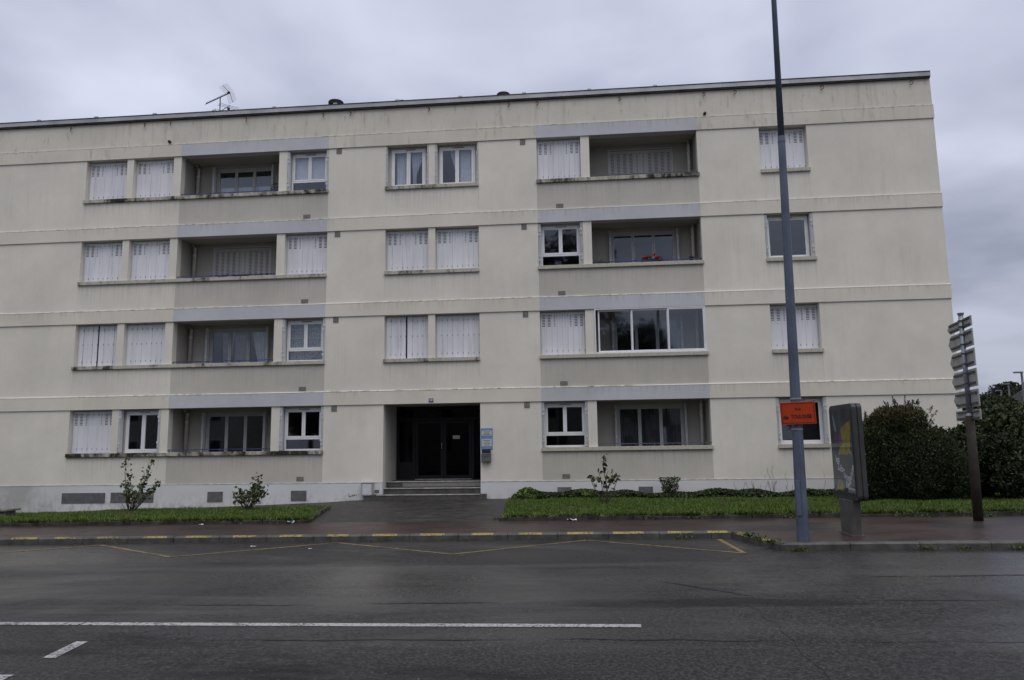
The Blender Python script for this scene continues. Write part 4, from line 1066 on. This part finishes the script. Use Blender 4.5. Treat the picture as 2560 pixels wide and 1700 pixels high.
sbox('plate', -0.258, 0.258, 0.0, 0.012, -0.172, 0.172, 'orange_sign', 0.003)
for a, b, c_, d in ((-0.24, 0.24, 0.145, 0.152), (-0.24, 0.24, -0.152, -0.145), (-0.24, -0.233, -0.145, 0.145), (0.233, 0.24, -0.145, 0.145)): sbox('border_line', a, b, -0.0022, -0.0005, c_, d, 'black_print')
XR = Matrix.Rotation(R(90), 4, 'X')
wtext('Rue', 0.055, 'black_print', SM @ Matrix.Translation((0.0, -0.0015, 0.062)) @ XR, ss, 'lettering', 0.0012)
wtext('de', 0.078, 'black_print', SM @ Matrix.Translation((-0.186, -0.0015, -0.062)) @ XR, ss, 'lettering', 0.0035)
wtext('TOULOUSE', 0.078, 'black_print', SM @ Matrix.Translation((0.043, -0.0015, -0.058)) @ XR @ Matrix.Diagonal((0.76, 1, 1, 1)), ss, 'lettering', 0.003)
sbox('back_bracket', -0.06, 0.06, 0.0125, 0.035, -0.05, 0.05, 'galvanised')

# illuminated poster panel, seen edge-on
az = pave_z(4.4, -8.9)
adp = tag(empty('advertising_panel', (4.40, -8.85, az)), 'dark poster display panel on a stubby foot beside the lamp post', 'advertising panel')
def rrect(y0, y1, z0, z1, r, n=6):
    pts = []
    for cy_, cz_, a0 in ((y1 - r, z1 - r, 0), (y0 + r, z1 - r, 90), (y0 + r, z0 + r, 180), (y1 - r, z0 + r, 270)):
        for q in range(n + 1): a = R(a0 + 90 * q / n); pts.append((cy_ + r * math.cos(a), cz_ + r * math.sin(a)))
    return pts
yn, yf, zb, zt = -9.40, -8.30, 0.49, 2.04
for nm, x0, x1, gr_ in (('housing', 4.32, 4.395, 0.0), ('housing', 4.405, 4.48, 0.0)):
    kid(MB().prism_x(rrect(yn, yf, zb, zt, 0.09), x0, x1).build(nm, 'panel_housing', None, 0.012), adp)
kid(MB().prism_x(rrect(yn + .015, yf - .015, zb + .015, zt - .015, 0.08), 4.394, 4.406).build('seam_gasket', 'iron_dark'), adp)
kid(MB().prism_x(rrect(yn + 0.05, yf - 0.05, zb + 0.07, zt - 0.07, 0.03), 4.312, 4.3195).build('poster', 'poster_dark'), adp)
px_ = 4.3105
def ppoly(name, uv, ms, dx_=0.0):                      # u 0 far .. 1 near, v 0 bottom .. 1 top
    W0, H0 = yf - 0.06, zb + 0.08; ww_, hh_ = (yn + 0.06) - W0, (zt - 0.08) - H0
    kid(MB().poly([(px_ - dx_, W0 + u * ww_, H0 + v * hh_) for u, v in uv]).build(name, ms), adp)
ppoly('poster_print', [(0.95, .72), (.97, .86), (.75, .83), (.52, .78), (.50, .68), (.56, .60), (.42, .56), (.30, .46), (.55, .47), (.72, .46), (.82, .49), (.98, .455), (.86, .52), (.90, .60)], 'poster_yellow')
ppoly('poster_print', [(.26, .68), (.40, .72), (.50, .66), (.54, .59), (.44, .585), (.34, .62)], 'poster_purple', 0.0006)
ppoly('poster_print', [(.60, .46), (.72, .46), (.74, .28), (.64, .28)], 'hedge_tip', 0.0004)
arch = [(.14, .05), (.46, .03)] + [(.30 + .16 * math.cos(R(a)), .10 + .07 * math.sin(R(a))) for a in range(0, 181, 20)]
ppoly('poster_print', arch, 'poster_yellow')
ppoly('poster_print', [(.66, .03), (.99, .03), (.99, .085), (.66, .095)], 'poster_grey')
ppoly('poster_print', [(.68, .065), (.97, .06), (.97, .080), (.68, .087)], 'poster_white', 0.0006)
ppoly('poster_print', [(.12, .97), (.20, .90), (.30, .74), (.22, .74), (.16, .82)], 'poster_grey')
PM = Matrix.Rotation(R(-90), 4, 'Z') @ Matrix.Rotation(R(90), 4, 'X')
def ptext(s_, u, v, size, rot=0.0):
    W0, H0 = yf - 0.06, zb + 0.08; ww_, hh_ = (yn + 0.06) - W0, (zt - 0.08) - H0
    wtext(s_, size, 'poster_white', Matrix.Translation((px_ - 0.001, W0 + u * ww_, H0 + v * hh_)) @ PM @ Matrix.Rotation(R(rot), 4, 'Z'), adp, 'lettering', 0.003)
ptext('les', .25, .405, 0.17)
for ch, u, v in (('Z', .27, .315), ('\u00e9', .36, .30), ('b', .45, .295), ('r', .53, .275), ('u', .56, .225), ('r', .63, .205), ('e', .70, .20), ('s', .77, .195)): ptext(ch, u, v, 0.16)
for ch, u, v in (("d'", .62, .115), ('a', .69, .125), ('u', .75, .145), ('t', .80, .165), ('o', .83, .205), ('m', .88, .25), ('n', .92, .29), ('e', .95, .33)): ptext(ch, u, v, 0.14, 25)
kid(MB().poly([(4.302, y_, z_) for y_, z_ in reversed(rrect(yn + 0.05, yf - 0.05, zb + 0.07, zt - 0.07, 0.03))]).build('glass_cover', 'glass_poster'), adp)
fo = MB(); prof = [(-9.12, az - 0.02), (-8.55, az - 0.02), (-8.52, zb + 0.002), (-9.16, zb + 0.002)]
fo.prism_x(prof, 4.30, 4.44); kid(fo.build('foot', 'panel_foot', None, 0.015), adp)
kid(MB().box(4.27, 4.47, -9.16, -8.5, az - 0.01, az + 0.012).build('base_plate', 'panel_foot'), adp)
kid(box('maker_plate', 4.335, 4.375, -9.405, -9.401, 1.98, 1.995, 'galvanised'), adp)

# direction sign seen from behind
sx_, sy_ = 7.135, -7.27; sz_ = pave_z(7.1, -7.2) - 0.01
dsn = tag(empty('direction_sign', (sx_, sy_, sz_)), 'pole with six stacked direction boards seen from behind', 'road sign')
kid(MB().tube([(sx_, sy_, sz_), (sx_ + 0.015, sy_, 1.0), (sx_ + 0.025, sy_, 1.86)], [0.082, 0.078, 0.072], 14).build('lower_pole', 'brown_pole', None, 0, True), dsn)
kid(MB().tube([(sx_ + 0.025, sy_, 1.83), (sx_ + 0.045, sy_, 3.76)], 0.042, 12).build('upper_pole', 'galvanised', None, 0, True), dsn)
kid(MB().tube([(sx_ + 0.025, sy_, 1.84), (sx_ + 0.025, sy_, 1.875), (sx_ + 0.025, sy_, 1.91)], [0.07, 0.065, 0.045], 12).build('pole_collar', 'galvanised'), dsn)
kid(MB().tube([(sx_ + 0.045, sy_, 3.75), (sx_ + 0.045, sy_, 3.79)], [0.05, 0.062], 12).build('pole_cap', 'galvanised'), dsn)
def sign_board(z0, z1, arrow, ms='sign_back'):
    L0, L1 = -6.38, -7.72                             # far tip, near end
    def X(y): return 7.30 - (y - L0) / (L1 - L0) * 0.225 + 0.05
    if arrow: prof = [(L1, z0), (L1, z1), (L0 - 0.12, z1), (L0 + 0.06, 0.5 * (z0 + z1)), (L0 - 0.12, z0)]
    else: prof = [(L1, z0), (L1, z1), (L0, z1), (L0, z0)]
    mb = MB(); n = len(prof)
    for dx_ in (0.0, 0.02): mb.v += [(X(y) + dx_, y, z) for y, z in prof]
    mb.f += [tuple(range(n)), tuple(n + k for k in reversed(range(n)))]; mb.mi += [0, 0]
    for k in range(n): mb.f.append((k, n + k, n + (k + 1) % n, (k + 1) % n)); mb.mi.append(0)
    o = kid(mb.build('sign_board', ms, None, 0.006), dsn)
    for q in ((0.2, 0.8) if z1 - z0 > 0.22 or True else (0.5,)):
        zc = z0 + (z1 - z0) * q; mb = MB()
        a, b = (X(L1 + 0.06), L1 + 0.06), (X(L0 - 0.14), L0 - 0.14)
        for (xa_, ya), (xb_, yb_) in ((a, b),):
            mb.v += [(xa_ - 0.028, ya, zc - 0.016), (xb_ - 0.028, yb_, zc - 0.016), (xb_ - 0.028, yb_, zc + 0.016), (xa_ - 0.028, ya, zc + 0.016), (xa_ - 0.001, ya, zc - 0.016), (xb_ - 0.001, yb_, zc - 0.016), (xb_ - 0.001, yb_, zc + 0.016), (xa_ - 0.001, ya, zc + 0.016)]
            for f in ((0, 3, 2, 1), (4, 5, 6, 7), (0, 1, 5, 4), (1, 2, 6, 5), (2, 3, 7, 6), (3, 0, 4, 7)): mb.f.append(f); mb.mi.append(0)
        r_ = mb.build('stiffener', 'sign_rail', None); r_.parent = o
        kid(MB().tube([(sx_ + 0.035, sy_, zc - 0.012), (sx_ + 0.035, sy_, zc + 0.012)], 0.05, 12).build('clamp', 'sign_rail'), dsn)
for z0, z1, ar in ((3.49, 3.68, 1), (3.13, 3.445, 1), (2.76, 3.085, 1), (2.39, 2.715, 1), (2.025, 2.34, 1), (1.785, 1.975, 0)): sign_board(z0, z1, ar)

# concrete slab seat at the left edge
cb_ = tag(empty('concrete_bench', (-15.2, -3.5, lawn_z(-15.2, -3.5))), 'mossy concrete slab bench at the left end of the lawn', 'bench')
bzz = lawn_z(-15, -3.4)
kid(MB().box(-16.4, -14.60, -3.75, -3.25, -0.055, 0.0).build('seat_slab', 'bench_concrete', None, 0.012), cb_)
for a in (-16.2, -14.98): kid(MB().box(a, a + 0.3, -3.68, -3.32, bzz - 0.1, -0.055).build('support_block', 'bench_concrete', None, 0.01), cb_)

# litter
def litter(name, x, y, z, w, h, ms, label, seed):
    r_ = random.Random(seed); mb = MB(); n = 5
    V = [[(x + (i / n - .5) * w + r_.uniform(-.01, .01), y + (j / 3 - .5) * w * 0.6, z + 0.006 + abs(r_.gauss(0, h))) for j in range(4)] for i in range(n + 1)]
    for i in range(n):
        for j in range(3): mb.quad(V[i][j], V[i + 1][j], V[i + 1][j + 1], V[i][j + 1])
    tag(mb.build(name, ms), label, 'litter')
litter('crumpled_wrapper', -0.22, -6.56, pave_z(-.2, -6.56), 0.18, 0.016, 'litter_white', 'crumpled white wrapper on the pavement below the rose with few leaves', 1)
litter('crumpled_wrapper', -6.0, -6.62, pave_z(-6, -6.6), 0.15, 0.04, 'litter_blue', 'crumpled pale blue packet at the corner of the left lawn', 2)
litter('paper_scrap', -5.7, -9.0, road_z(-5.7), 0.09, 0.004, 'litter_white', 'flat white paper scrap on the road by the kerb', 3)
litter('paper_scrap', -4.55, -9.35, road_z(-4.5), 0.06, 0.004, 'litter_white', 'small white scrap lying on the road inside the yellow zigzag', 4)
litter('crumpled_wrapper', 5.1, -6.3, lawn_z(5.1, -6.3) + 0.04, 0.10, 0.025, 'litter_white', 'white crumpled paper on the grass right of the poster panel', 5)
litter('paper_scrap', -7.9, -6.62, pave_z(-7.9, -6.6), 0.09, 0.008, 'litter_white', 'pale scrap against the border stones of the left lawn', 6)

# ------------------------------------------------------------------ plants
def bush_stems(root, base, tips, r0, ms='bark', name='stem', wob=0.05):
    for k, tp in enumerate(tips):
        b_ = Vector(base) + Vector((random.uniform(-.05, .05), random.uniform(-.05, .05), -0.03)); t_ = Vector(tp)
        m1 = b_.lerp(t_, 0.4) + Vector((random.uniform(-wob, wob), random.uniform(-wob, wob), 0)); m2 = b_.lerp(t_, 0.75) + Vector((random.uniform(-wob, wob), random.uniform(-wob, wob), 0))
        kid(MB().tube([b_, m1, m2, t_], [r0, r0 * 0.8, r0 * 0.55, r0 * 0.3], 5).build(name, ms), root)
def rose(loc, stems, nleaf, size, label, low=0.35, spread=0.09, bare=10):
    root = tag(empty('rose_bush', loc), label, 'bush')
    base = Vector(loc)
    tips = [base + Vector(s_) for s_ in stems]
    bush_stems(root, loc, tips, 0.014)
    bush_stems(root, loc, [base + Vector((random.uniform(-.32, .32), random.uniform(-.2, .2), random.uniform(.2, .55))) for _ in range(bare)], 0.008, 'stem_green', 'twig')
    P = []
    for s_ in stems:
        n = int(nleaf * Vector(s_).length)
        for _ in range(n):
            t = random.uniform(low, 1.02) ; c_ = base + Vector(s_) * t
            P.append((c_.x + random.gauss(0, spread * (1.25 - 0.6 * t)), c_.y + random.gauss(0, spread), c_.z + random.gauss(0, 0.035)))
    kid(np_mesh('leaf_mass', leaves(np.array(P), size, 1.5), 4, 'rose_leaf'), root); return root
rose((-11.92, -2.73, lawn_z(-11.92, -2.73)), [(-.20, 0, 1.42), (-.16, .1, 1.0), (.55, 0, 1.40), (.40, .05, 1.05), (.72, .1, 0.82), (.28, -.1, .62), (-.05, .1, .62), (.60, 0, .66), (-.18, -.1, .75)], 46, 0.08, 'tall sprawling rose bush under the leftmost ground-floor windows', 0.42, 0.065, 16)
rose((-8.49, -3.2, lawn_z(-8.49, -3.2)), [(.28, 0, .86), (.12, .1, .62), (-.25, 0, .58), (-.42, .1, .45), (.42, 0, .55), (0, 0, .5), (.30, .1, .62), (-.2, -.1, .42), (.38, -.1, .42)], 85, 0.08, 'low bushy rose on the lawn beside the entrance path', 0.45, 0.085, 16)
rose((0.53, -2.91, lawn_z(0.53, -2.91)), [(.05, 0, 1.22), (-.12, 0, .82), (-.33, 0, .72), (.25, 0, .80), (.36, .05, .70), (.10, .05, .66)], 26, 0.095, 'thin leggy rose with few leaves on the right lawn', 0.62, 0.05, 6)
sh = tag(empty('small_shrub', (2.42, -0.55, lawn_z(2.4, -.55))), 'small feathery green shrub above the ivy strip under the right loggia', 'shrub')
n = 1100; th = rng.uniform(0, 2 * math.pi, n); rr = 0.30 * np.sqrt(rng.uniform(0, 1, n)); zz_ = rng.uniform(0.12, 0.58, n)
P = np.column_stack([2.42 + rr * np.cos(th) * (0.45 + zz_ * 1.1), -0.55 + rr * np.sin(th), lawn_z(2.4, -.55) + zz_])
kid(np_mesh('leaf_mass', leaves(P, 0.06, 2.4), 4, 'cover_leaf'), sh); bush_stems(sh, (2.42, -.55, lawn_z(2.4, -.55)), [(2.42 + a, -.55, 0.4) for a in (-.2, -.05, .1, .22)], 0.008)

# ivy strip at the foot of the wall
N = 26000
x = rng.uniform(-1.95, 8.6, N); t = rng.uniform(0, 1, N)
hgt = 0.17 + 0.04 * np.sin(x * 2.1) + 0.03 * np.sin(x * 5.3 + 1) + 0.16 * np.exp(-((x + 1.55) / 0.28) ** 2) + 0.09 * np.exp(-((x + 0.3) / 0.5) ** 2) + 0.05 * np.exp(-((x - 4.6) / 0.5) ** 2) + np.where(x < -1.8, -0.1, 0)
y = -0.08 - rng.uniform(0, 1, N) * (0.85 + 0.1 * np.sin(x * 3))
prof_ = np.sqrt(np.clip(1 - ((y + 0.45) / 0.62) ** 2, 0.05, 1))
z = np.array([lawn_z(a, b) for a, b in zip(x, y)]) + hgt * prof_ * (0.35 + 0.7 * np.sqrt(t))
mi = ((np.sin(x * 3.1 + 1.0) + np.sin(x * 7.3) * 0.6 + rng.normal(0, 0.5, N) + np.where(x < 0.3, 0.5, -1.1)) > 0.75).astype(int)
iv = np_mesh('ground_cover', leaves(np.column_stack([x, y, z]), 0.065, 1.3, 0.15), 4, ['cover_leaf', 'cover_bright'], None, mi)
tag(iv, 'low leafy ground cover along the foot of the wall right of the entrance', 'ground cover', kind='stuff')
# dry creeper on the wall above it
mb = MB()
for q in range(26):
    cx = random.choice([random.uniform(5.3, 7.6), random.uniform(4.3, 5.4)]); zc = -0.03; pts = [(cx, -0.036, zc)]
    top = random.uniform(0.15, 1.0) if cx > 5.3 else random.uniform(.1, .4)
    while zc < top: zc += 0.09; cx += random.uniform(-.06, .06); pts.append((cx, -0.036 if zc < 0.41 else -0.008, zc))
    mb.tube(pts, 0.0026, 4)
tag(mb.build('dry_creeper', 'bark'), 'thin dry creeper stems clinging to the wall below the rightmost window', 'creeper', kind='stuff')

# weeds along the kerbs
def weeds(spots, label):
    P = []
    for x_, y_, n_, s_ in spots:
        zq = road_z(x_) if y_ < YK - 0.005 and not (x_ > 2.6 and y_ > YO) else pave_z(x_, y_)
        for _ in range(n_): P.append((x_ + random.gauss(0, s_), y_ + random.gauss(0, s_ * 0.3), zq + abs(random.gauss(0, 0.03)) + 0.01))
    tag(np_mesh('weeds', leaves(np.array(P), 0.04, 2.2, 0.4), 4, 'weed_leaf'), label, 'weeds', kind='stuff')
weeds([(2.66, -9.05, 90, .05), (2.74, -9.4, 110, .05), (2.85, -9.75, 120, .06), (3.2, -10.03, 80, .07), (1.7, -8.47, 60, .12), (5.0, -10.02, 60, .10), (5.6, -10.02, 50, .12), (6.3, -10.02, 60, .08), (-3.6, -8.46, 25, .2), (-8.4, -8.46, 30, .2), (-2.1, -8.46, 20, .05)], 'small weeds growing out of the road gutter along the kerb')
weeds([(1.3, -6.56, 60, .12), (2.2, -6.57, 60, .10), (4.0, -6.56, 90, .12), (6.4, -6.6, 120, .2), (7.5, -6.7, 160, .16), (-1.75, -6.4, 60, .06), (-7.2, -6.57, 70, .3), (-6.3, -6.57, 50, .12), (-6.7, -0.2, 50, .08)], 'weeds sprouting between the pavement and the garden border stones')

# dense foliage masses
def blob_points(n, blobs, shell=0.35):
    """points inside a union of ellipsoids, denser towards the surface"""
    vol = np.array([b_[3] * b_[4] * b_[5] for b_ in blobs]) ** 0.72; pr = vol / vol.sum()
    idx = rng.choice(len(blobs), n, p=pr); bb = np.array(blobs)[idx]
    d = rng.normal(size=(n, 3)); d /= np.linalg.norm(d, axis=1)[:, None]
    r_ = 1 - shell * np.abs(rng.normal(0, 0.6, n)); r_ += 0.07 * np.sin(d[:, 0] * 9 + idx) * np.sin(d[:, 2] * 8 + idx * 2)
    return bb[:, :3] + d * bb[:, 3:6] * np.clip(r_, 0.1, 1.2)[:, None], d
def mass(name, loc, blobs, n, size, mats, label, cat, aspect=2.5, up=0.4, trunk=None, part_name='crown', mi_f=None, group=None, zmin=None):
    root = tag(empty(name, loc), label, cat, group)
    P, d = blob_points(n, blobs)
    if zmin is not None: k_ = P[:, 2] > zmin; P, d = P[k_], d[k_]
    mi_ = mi_f(P) if mi_f else None
    kid(np_mesh(part_name, leaves(P, size, aspect, up, d * 0.5), 4, mats, None, mi_), root)
    if trunk:
        mbt = MB(); mbt.tube([(loc[0], loc[1], loc[2] - 0.1), (loc[0] + 0.05, loc[1], loc[2] + trunk[1] * 0.5), (loc[0], loc[1], loc[2] + trunk[1])], [trunk[0], trunk[0] * .8, trunk[0] * .45], 8)
        kid(mbt.build('trunk', 'bark', None, 0, True), root)
        for q in range(6):
            a = random.uniform(0, 6.28); z0 = loc[2] + trunk[1] * random.uniform(.4, .9); L_ = trunk[1] * 0.45
            kid(MB().tube([(loc[0], loc[1], z0), (loc[0] + math.cos(a) * L_ * .5, loc[1] + math.sin(a) * L_ * .5, z0 + L_ * .35), (loc[0] + math.cos(a) * L_, loc[1] + math.sin(a) * L_, z0 + L_ * .8)], [trunk[0] * .4, trunk[0] * .28, trunk[0] * .1], 6).build('limb', 'bark'), root)
    return root
def hedge_mi(P):
    r_ = rng.uniform(0, 1, len(P)); topn = np.clip((P[:, 2] - 1.75) / 0.5, 0, 1)
    m_ = np.where((r_ < 0.5 * topn) & (P[:, 0] < 8.2), 2, 0); m_ = np.where((r_ > 0.82 - 0.35 * topn) & (P[:, 2] > 1.5), 1, m_); return m_
hz0 = lawn_z(8, -3)
hedge = mass('clipped_hedge', (8.05, -2.5, hz0), [(7.35, -2.5, .75, .68, .75, .95), (8.0, -2.65, .80, .85, .85, 1.0), (7.85, -2.3, 1.62, .80, .7, .68), (7.25, -2.5, 1.25, .55, .6, .72), (8.6, -2.5, .8, .62, .8, .85), (8.38, -2.3, 1.4, .36, .5, .50), (8.05, -2.5, 1.95, .46, .45, .36), (8.85, -2.7, .55, .55, .7, .70), (7.6, -2.6, 1.95, .45, .45, .33), (7.5, -2.5, .55, .5, .5, .55), (8.1, -2.5, .55, .6, .6, .6), (7.7, -2.5, 1.2, .5, .5, .6), (6.95, -2.5, .35, .35, .5, .45)],
     105000, 0.062, ['hedge_leaf', 'hedge_tip', 'hedge_brown'], 'big dark clipped evergreen bush with browned top at the corner of the building', 'bush', 3.4, 0.5, (0.07, 1.2), 'foliage', hedge_mi, None, hz0 - 0.03)
SP = []
for q in range(95):
    a = random.uniform(0, 2 * math.pi); el = random.uniform(-0.2, 1.35); ce = random.choice([(7.35, -2.5, .9, .72, .75, .95), (7.85, -2.4, 1.62, .84, .7, .70), (7.25, -2.5, 1.25, .57, .6, .74), (8.6, -2.5, .8, .64, .8, .87), (8.38, -2.3, 1.4, .38, .5, .52), (8.0, -2.5, 1.95, .6, .45, .38)])
    d_ = Vector((math.cos(a) * math.cos(el), math.sin(a) * math.cos(el), math.sin(el))); p_ = Vector((ce[0] + d_.x * ce[3], ce[1] + d_.y * ce[4], ce[2] + d_.z * ce[5]))
    g_ = (d_ + Vector((0, 0, 0.9))).normalized(); L_ = random.uniform(0.10, 0.26)
    for r_ in range(38): t_ = random.random(); SP.append(tuple(p_ + g_ * L_ * t_ + Vector((random.gauss(0, .03), random.gauss(0, .03), random.gauss(0, .02))) * (1.15 - t_)))
SP = np.array(SP); kid(np_mesh('sprigs', leaves(SP, 0.055, 3.0, 0.6), 4, ['hedge_leaf', 'hedge_tip'], None, (rng.uniform(0, 1, len(SP)) > 0.72).astype(int)), hedge)
mass('dark_undershrub', (10.7, -2.9, hz0), [(10.5, -2.9, .5, .8, .6, .6), (10.9, -2.6, .8, .6, .6, .6), (10.2, -2.5, .9, .5, .5, .7)], 16000, 0.09, 'hedge_leaf', 'dark low shrub right of the direction sign pole', 'shrub', 2.2, 0.2, (0.04, 0.5), 'foliage', None, None, hz0 - 0.03)
mass('loose_shrub', (9.75, -1.6, hz0), [(9.5, -1.6, .7, .65, .6, .85), (9.25, -1.5, 1.25, .25, .35, .5), (9.65, -1.5, 1.1, .3, .4, .65), (10.0, -1.4, 1.15, .45, .6, .7), (9.8, -1.8, .5, .7, .6, .55)], 18000, 0.10, ['tree_leaf', 'hedge_tip'], 'loose dark shrub growing behind the direction sign pole', 'shrub', 2.0, 0.2, (0.05, 0.9), 'foliage', lambda P: ((rng.uniform(0, 1, len(P)) > 0.88) & (P[:, 2] > 1.2)).astype(int), None, hz0 - 0.03)
mass('spreading_conifer', (11.9, -2.2, hz0), [(11.6, -2.2, .55, 1.1, .8, .55), (12.3, -2.2, .9, 1.2, .9, .5), (11.5, -2.4, 1.05, .8, .7, .35), (12.2, -2.4, 1.4, .9, .7, .38), (13.2, -2.0, .9, 1.0, .9, .8), (11.8, -2.0, 1.55, .6, .6, .3), (10.9, -2.2, .35, .6, .6, .45)], 30000, 0.11, ['conifer_leaf', 'hedge_brown'], 'spreading blue-green conifer at the right edge of the lawn', 'shrub', 4.0, -0.2, (0.07, 1.2), 'foliage', lambda P: ((rng.uniform(0, 1, len(P)) > 0.7) & (P[:, 2] < 0.7)).astype(int), None, hz0 - 0.03)
# trees and lamps farther down the street, a white house at the edge
def tree(x, y, h, w, label, mt, seed, n=5200, leaf=0.34):
    r_ = random.Random(seed); z0 = road_z(x)
    bl = [(x, y, z0 + h * .62, w * .42, w * .42, h * .36)]
    for q in range(11):
        a = r_.uniform(0, 6.28); rad = w * r_.uniform(.18, .36)
        bl.append((x + math.cos(a) * rad, y + math.sin(a) * rad, z0 + h * r_.uniform(.34, .82), w * r_.uniform(.14, .26), w * r_.uniform(.14, .26), h * r_.uniform(.08, .16)))
    bl.append((x, y, z0 + h * .86, w * .22, w * .22, h * .13))
    mass('tree', (x, y, z0), bl, n, leaf, mt, label, 'tree', 1.7, 0.1, (w * .035, h * .6), 'crown', None, 'trees beyond the building')
tree(14.6, 4.5, 2.5, 3.2, 'low rounded tree just behind the conifer at the right edge', 'tree_leaf', 11, 14000, 0.13)
tree(17.6, 10.5, 3.0, 4.0, 'bushy mid-green tree behind the lower direction boards', 'tree_leaf', 12, 14000, 0.17)
tree(25.3, 28.0, 4.3, 4.6, 'round green tree filling the gap left of the far street lamps', 'tree_leaf', 13, 22000, 0.16)
tree(42.3, 56.0, 7.0, 6.0, 'tall dark tree standing behind the far street lamps', 'tree_leaf_dark', 14, 20000, 0.19)
tree(44.5, 60.0, 6.2, 6.0, 'dark tree between the far lamps and the white house', 'tree_leaf_dark', 15, 20000, 0.19)
tree(35.6, 40.0, 6.0, 4.6, 'dark tree touching the right edge of the picture above the house', 'tree_leaf_dark', 16, 20000, 0.17)
def far_lamp(x, y, h, arm, label):
    z0 = road_z(x); root = tag(empty('far_street_lamp', (x, y, z0)), label, 'street lamp', 'street lamps down the road')
    kid(MB().tube([(x, y, z0), (x, y, h)], [0.11, 0.06], 8).build('post', 'lamp_far'), root)
    if arm: kid(MB().box(x - arm, x + 0.05, y - 0.12, y + 0.12, h - 0.03, h + 0.06).build('lamp_head', 'lamp_far', None, 0.02), root)
far_lamp(26.34, 25, 5.3, 0.42, 'nearest far street lamp at the right edge above the house'); far_lamp(33.72, 40, 5.63, 0.42, 'far street lamp with a flat head in the middle of the three')
far_lamp(38.47, 50, 5.72, 0.45, 'far street lamp farthest left, in front of the tall dark tree'); far_lamp(39.43, 50, 5.38, 0.0, 'thin far pole without a lamp head between the far street lamps')
hs = tag(empty('far_house', (35, 32, 0)), 'white house with a shallow grey roof at the right edge', 'house')
kid(box('wall', 31.0, 40.5, 30.2, 36.2, -0.1, 3.68, 'house_white'), hs)
kid(MB().prism_x([(29.7, 3.69), (36.7, 3.69), (33.2, 4.7)], 30.75, 40.9).build('roof', 'house_roof'), hs)
for xw in (32.0, 34.2, 36.4):
    w_ = kid(MB().box(xw, xw + 0.95, 30.16, 30.21, 1.25, 2.5).build('window', 'frame_white'), hs); MB().box(xw + 0.06, xw + 0.89, 30.14, 30.158, 1.31, 2.44).build('pane', 'blind_dark', w_)
for yw in (31.2, 34.0):
    w_ = kid(MB().box(30.95, 31.01, yw, yw + 1.0, 1.25, 2.5).build('window', 'frame_white'), hs); MB().box(30.93, 30.948, yw + .06, yw + .94, 1.31, 2.44).build('pane', 'blind_dark', w_)

# the far side of the street, behind the viewpoint: what the windows mirror
def opp_tree(x, y, h, w, label, seed):
    r_ = random.Random(seed); z0 = road_z(x) + 0.05
    bl = [(x, y, z0 + h * .60, w * .40, w * .40, h * .34)]
    for q in range(9):
        a = r_.uniform(0, 6.28); rad = w * r_.uniform(.18, .36); bl.append((x + math.cos(a) * rad, y + math.sin(a) * rad, z0 + h * r_.uniform(.36, .82), w * r_.uniform(.14, .26), w * r_.uniform(.14, .26), h * r_.uniform(.08, .16)))
    mass('tree', (x, y, z0), bl, 7000, 0.42, 'tree_leaf', label, 'tree', 1.6, 0.1, (w * .03, h * .6), 'crown', None, 'trees across the road')
opp_tree(-22, -37, 9.5, 8, 'garden tree across the road opposite the leftmost windows', 31)
opp_tree(-1.3, -32, 18.6, 11, 'very tall garden tree across the road opposite the right loggias', 32)
opp_tree(5.5, -43, 13.0, 8, 'middling garden tree across the road beside the very tall one', 34)
opp_tree(17, -36, 9.0, 8, 'garden tree across the road opposite the rightmost windows', 33)
def opp_house(x0, x1, y0, y1, h, hr, label):
    root = tag(empty('house_opposite', (0.5 * (x0 + x1), 0.5 * (y0 + y1), 0)), label, 'house', 'houses across the road')
    kid(box('wall', x0, x1, y0, y1, -0.3, h, 'loggia_wall'), root); yc = 0.5 * (y0 + y1)
    kid(MB().prism_x([(y0 - 0.5, h + 0.002), (y1 + 0.5, h + 0.002), (yc, h + hr)], x0 - 0.4, x1 + 0.4).build('roof', 'house_roof'), root)
    n_ = int((x1 - x0) / 3)
    for fl in range(int(h / 2.8)):
        for q in range(n_):
            xa_ = x0 + 1.0 + q * (x1 - x0 - 1.2) / n_; za_ = 0.9 + fl * 2.8
            w_ = kid(box('window', xa_, xa_ + 1.1, y1 + 0.002, y1 + 0.04, za_, za_ + 1.35, 'frame_white'), root); box('pane', xa_ + .07, xa_ + 1.03, y1 + 0.041, y1 + 0.05, za_ + .07, za_ + 1.28, 'blind_dark', w_)
opp_house(-19, -5, -46, -36, 5.7, 3.0, 'two-storey house with slate roof across the road, opposite the entrance')
opp_house(-4.2, 7.6, -55, -46, 5.7, 3.0, 'two-storey house added across the road behind the very tall tree to darken pane reflections')  # unseen house, added to fill the bright sky gap mirrored in ground-floor panes
opp_house(8.5, 12.5, -52, -44, 3.0, 2.4, 'small low house across the road between the garden trees')
opp_house(22, 34, -47, -37, 5.7, 3.2, 'two-storey house across the road beyond the rightmost garden tree')
opp_house(-42, -28, -46, -37, 5.7, 3.0, 'two-storey house across the road beyond the leftmost garden tree')
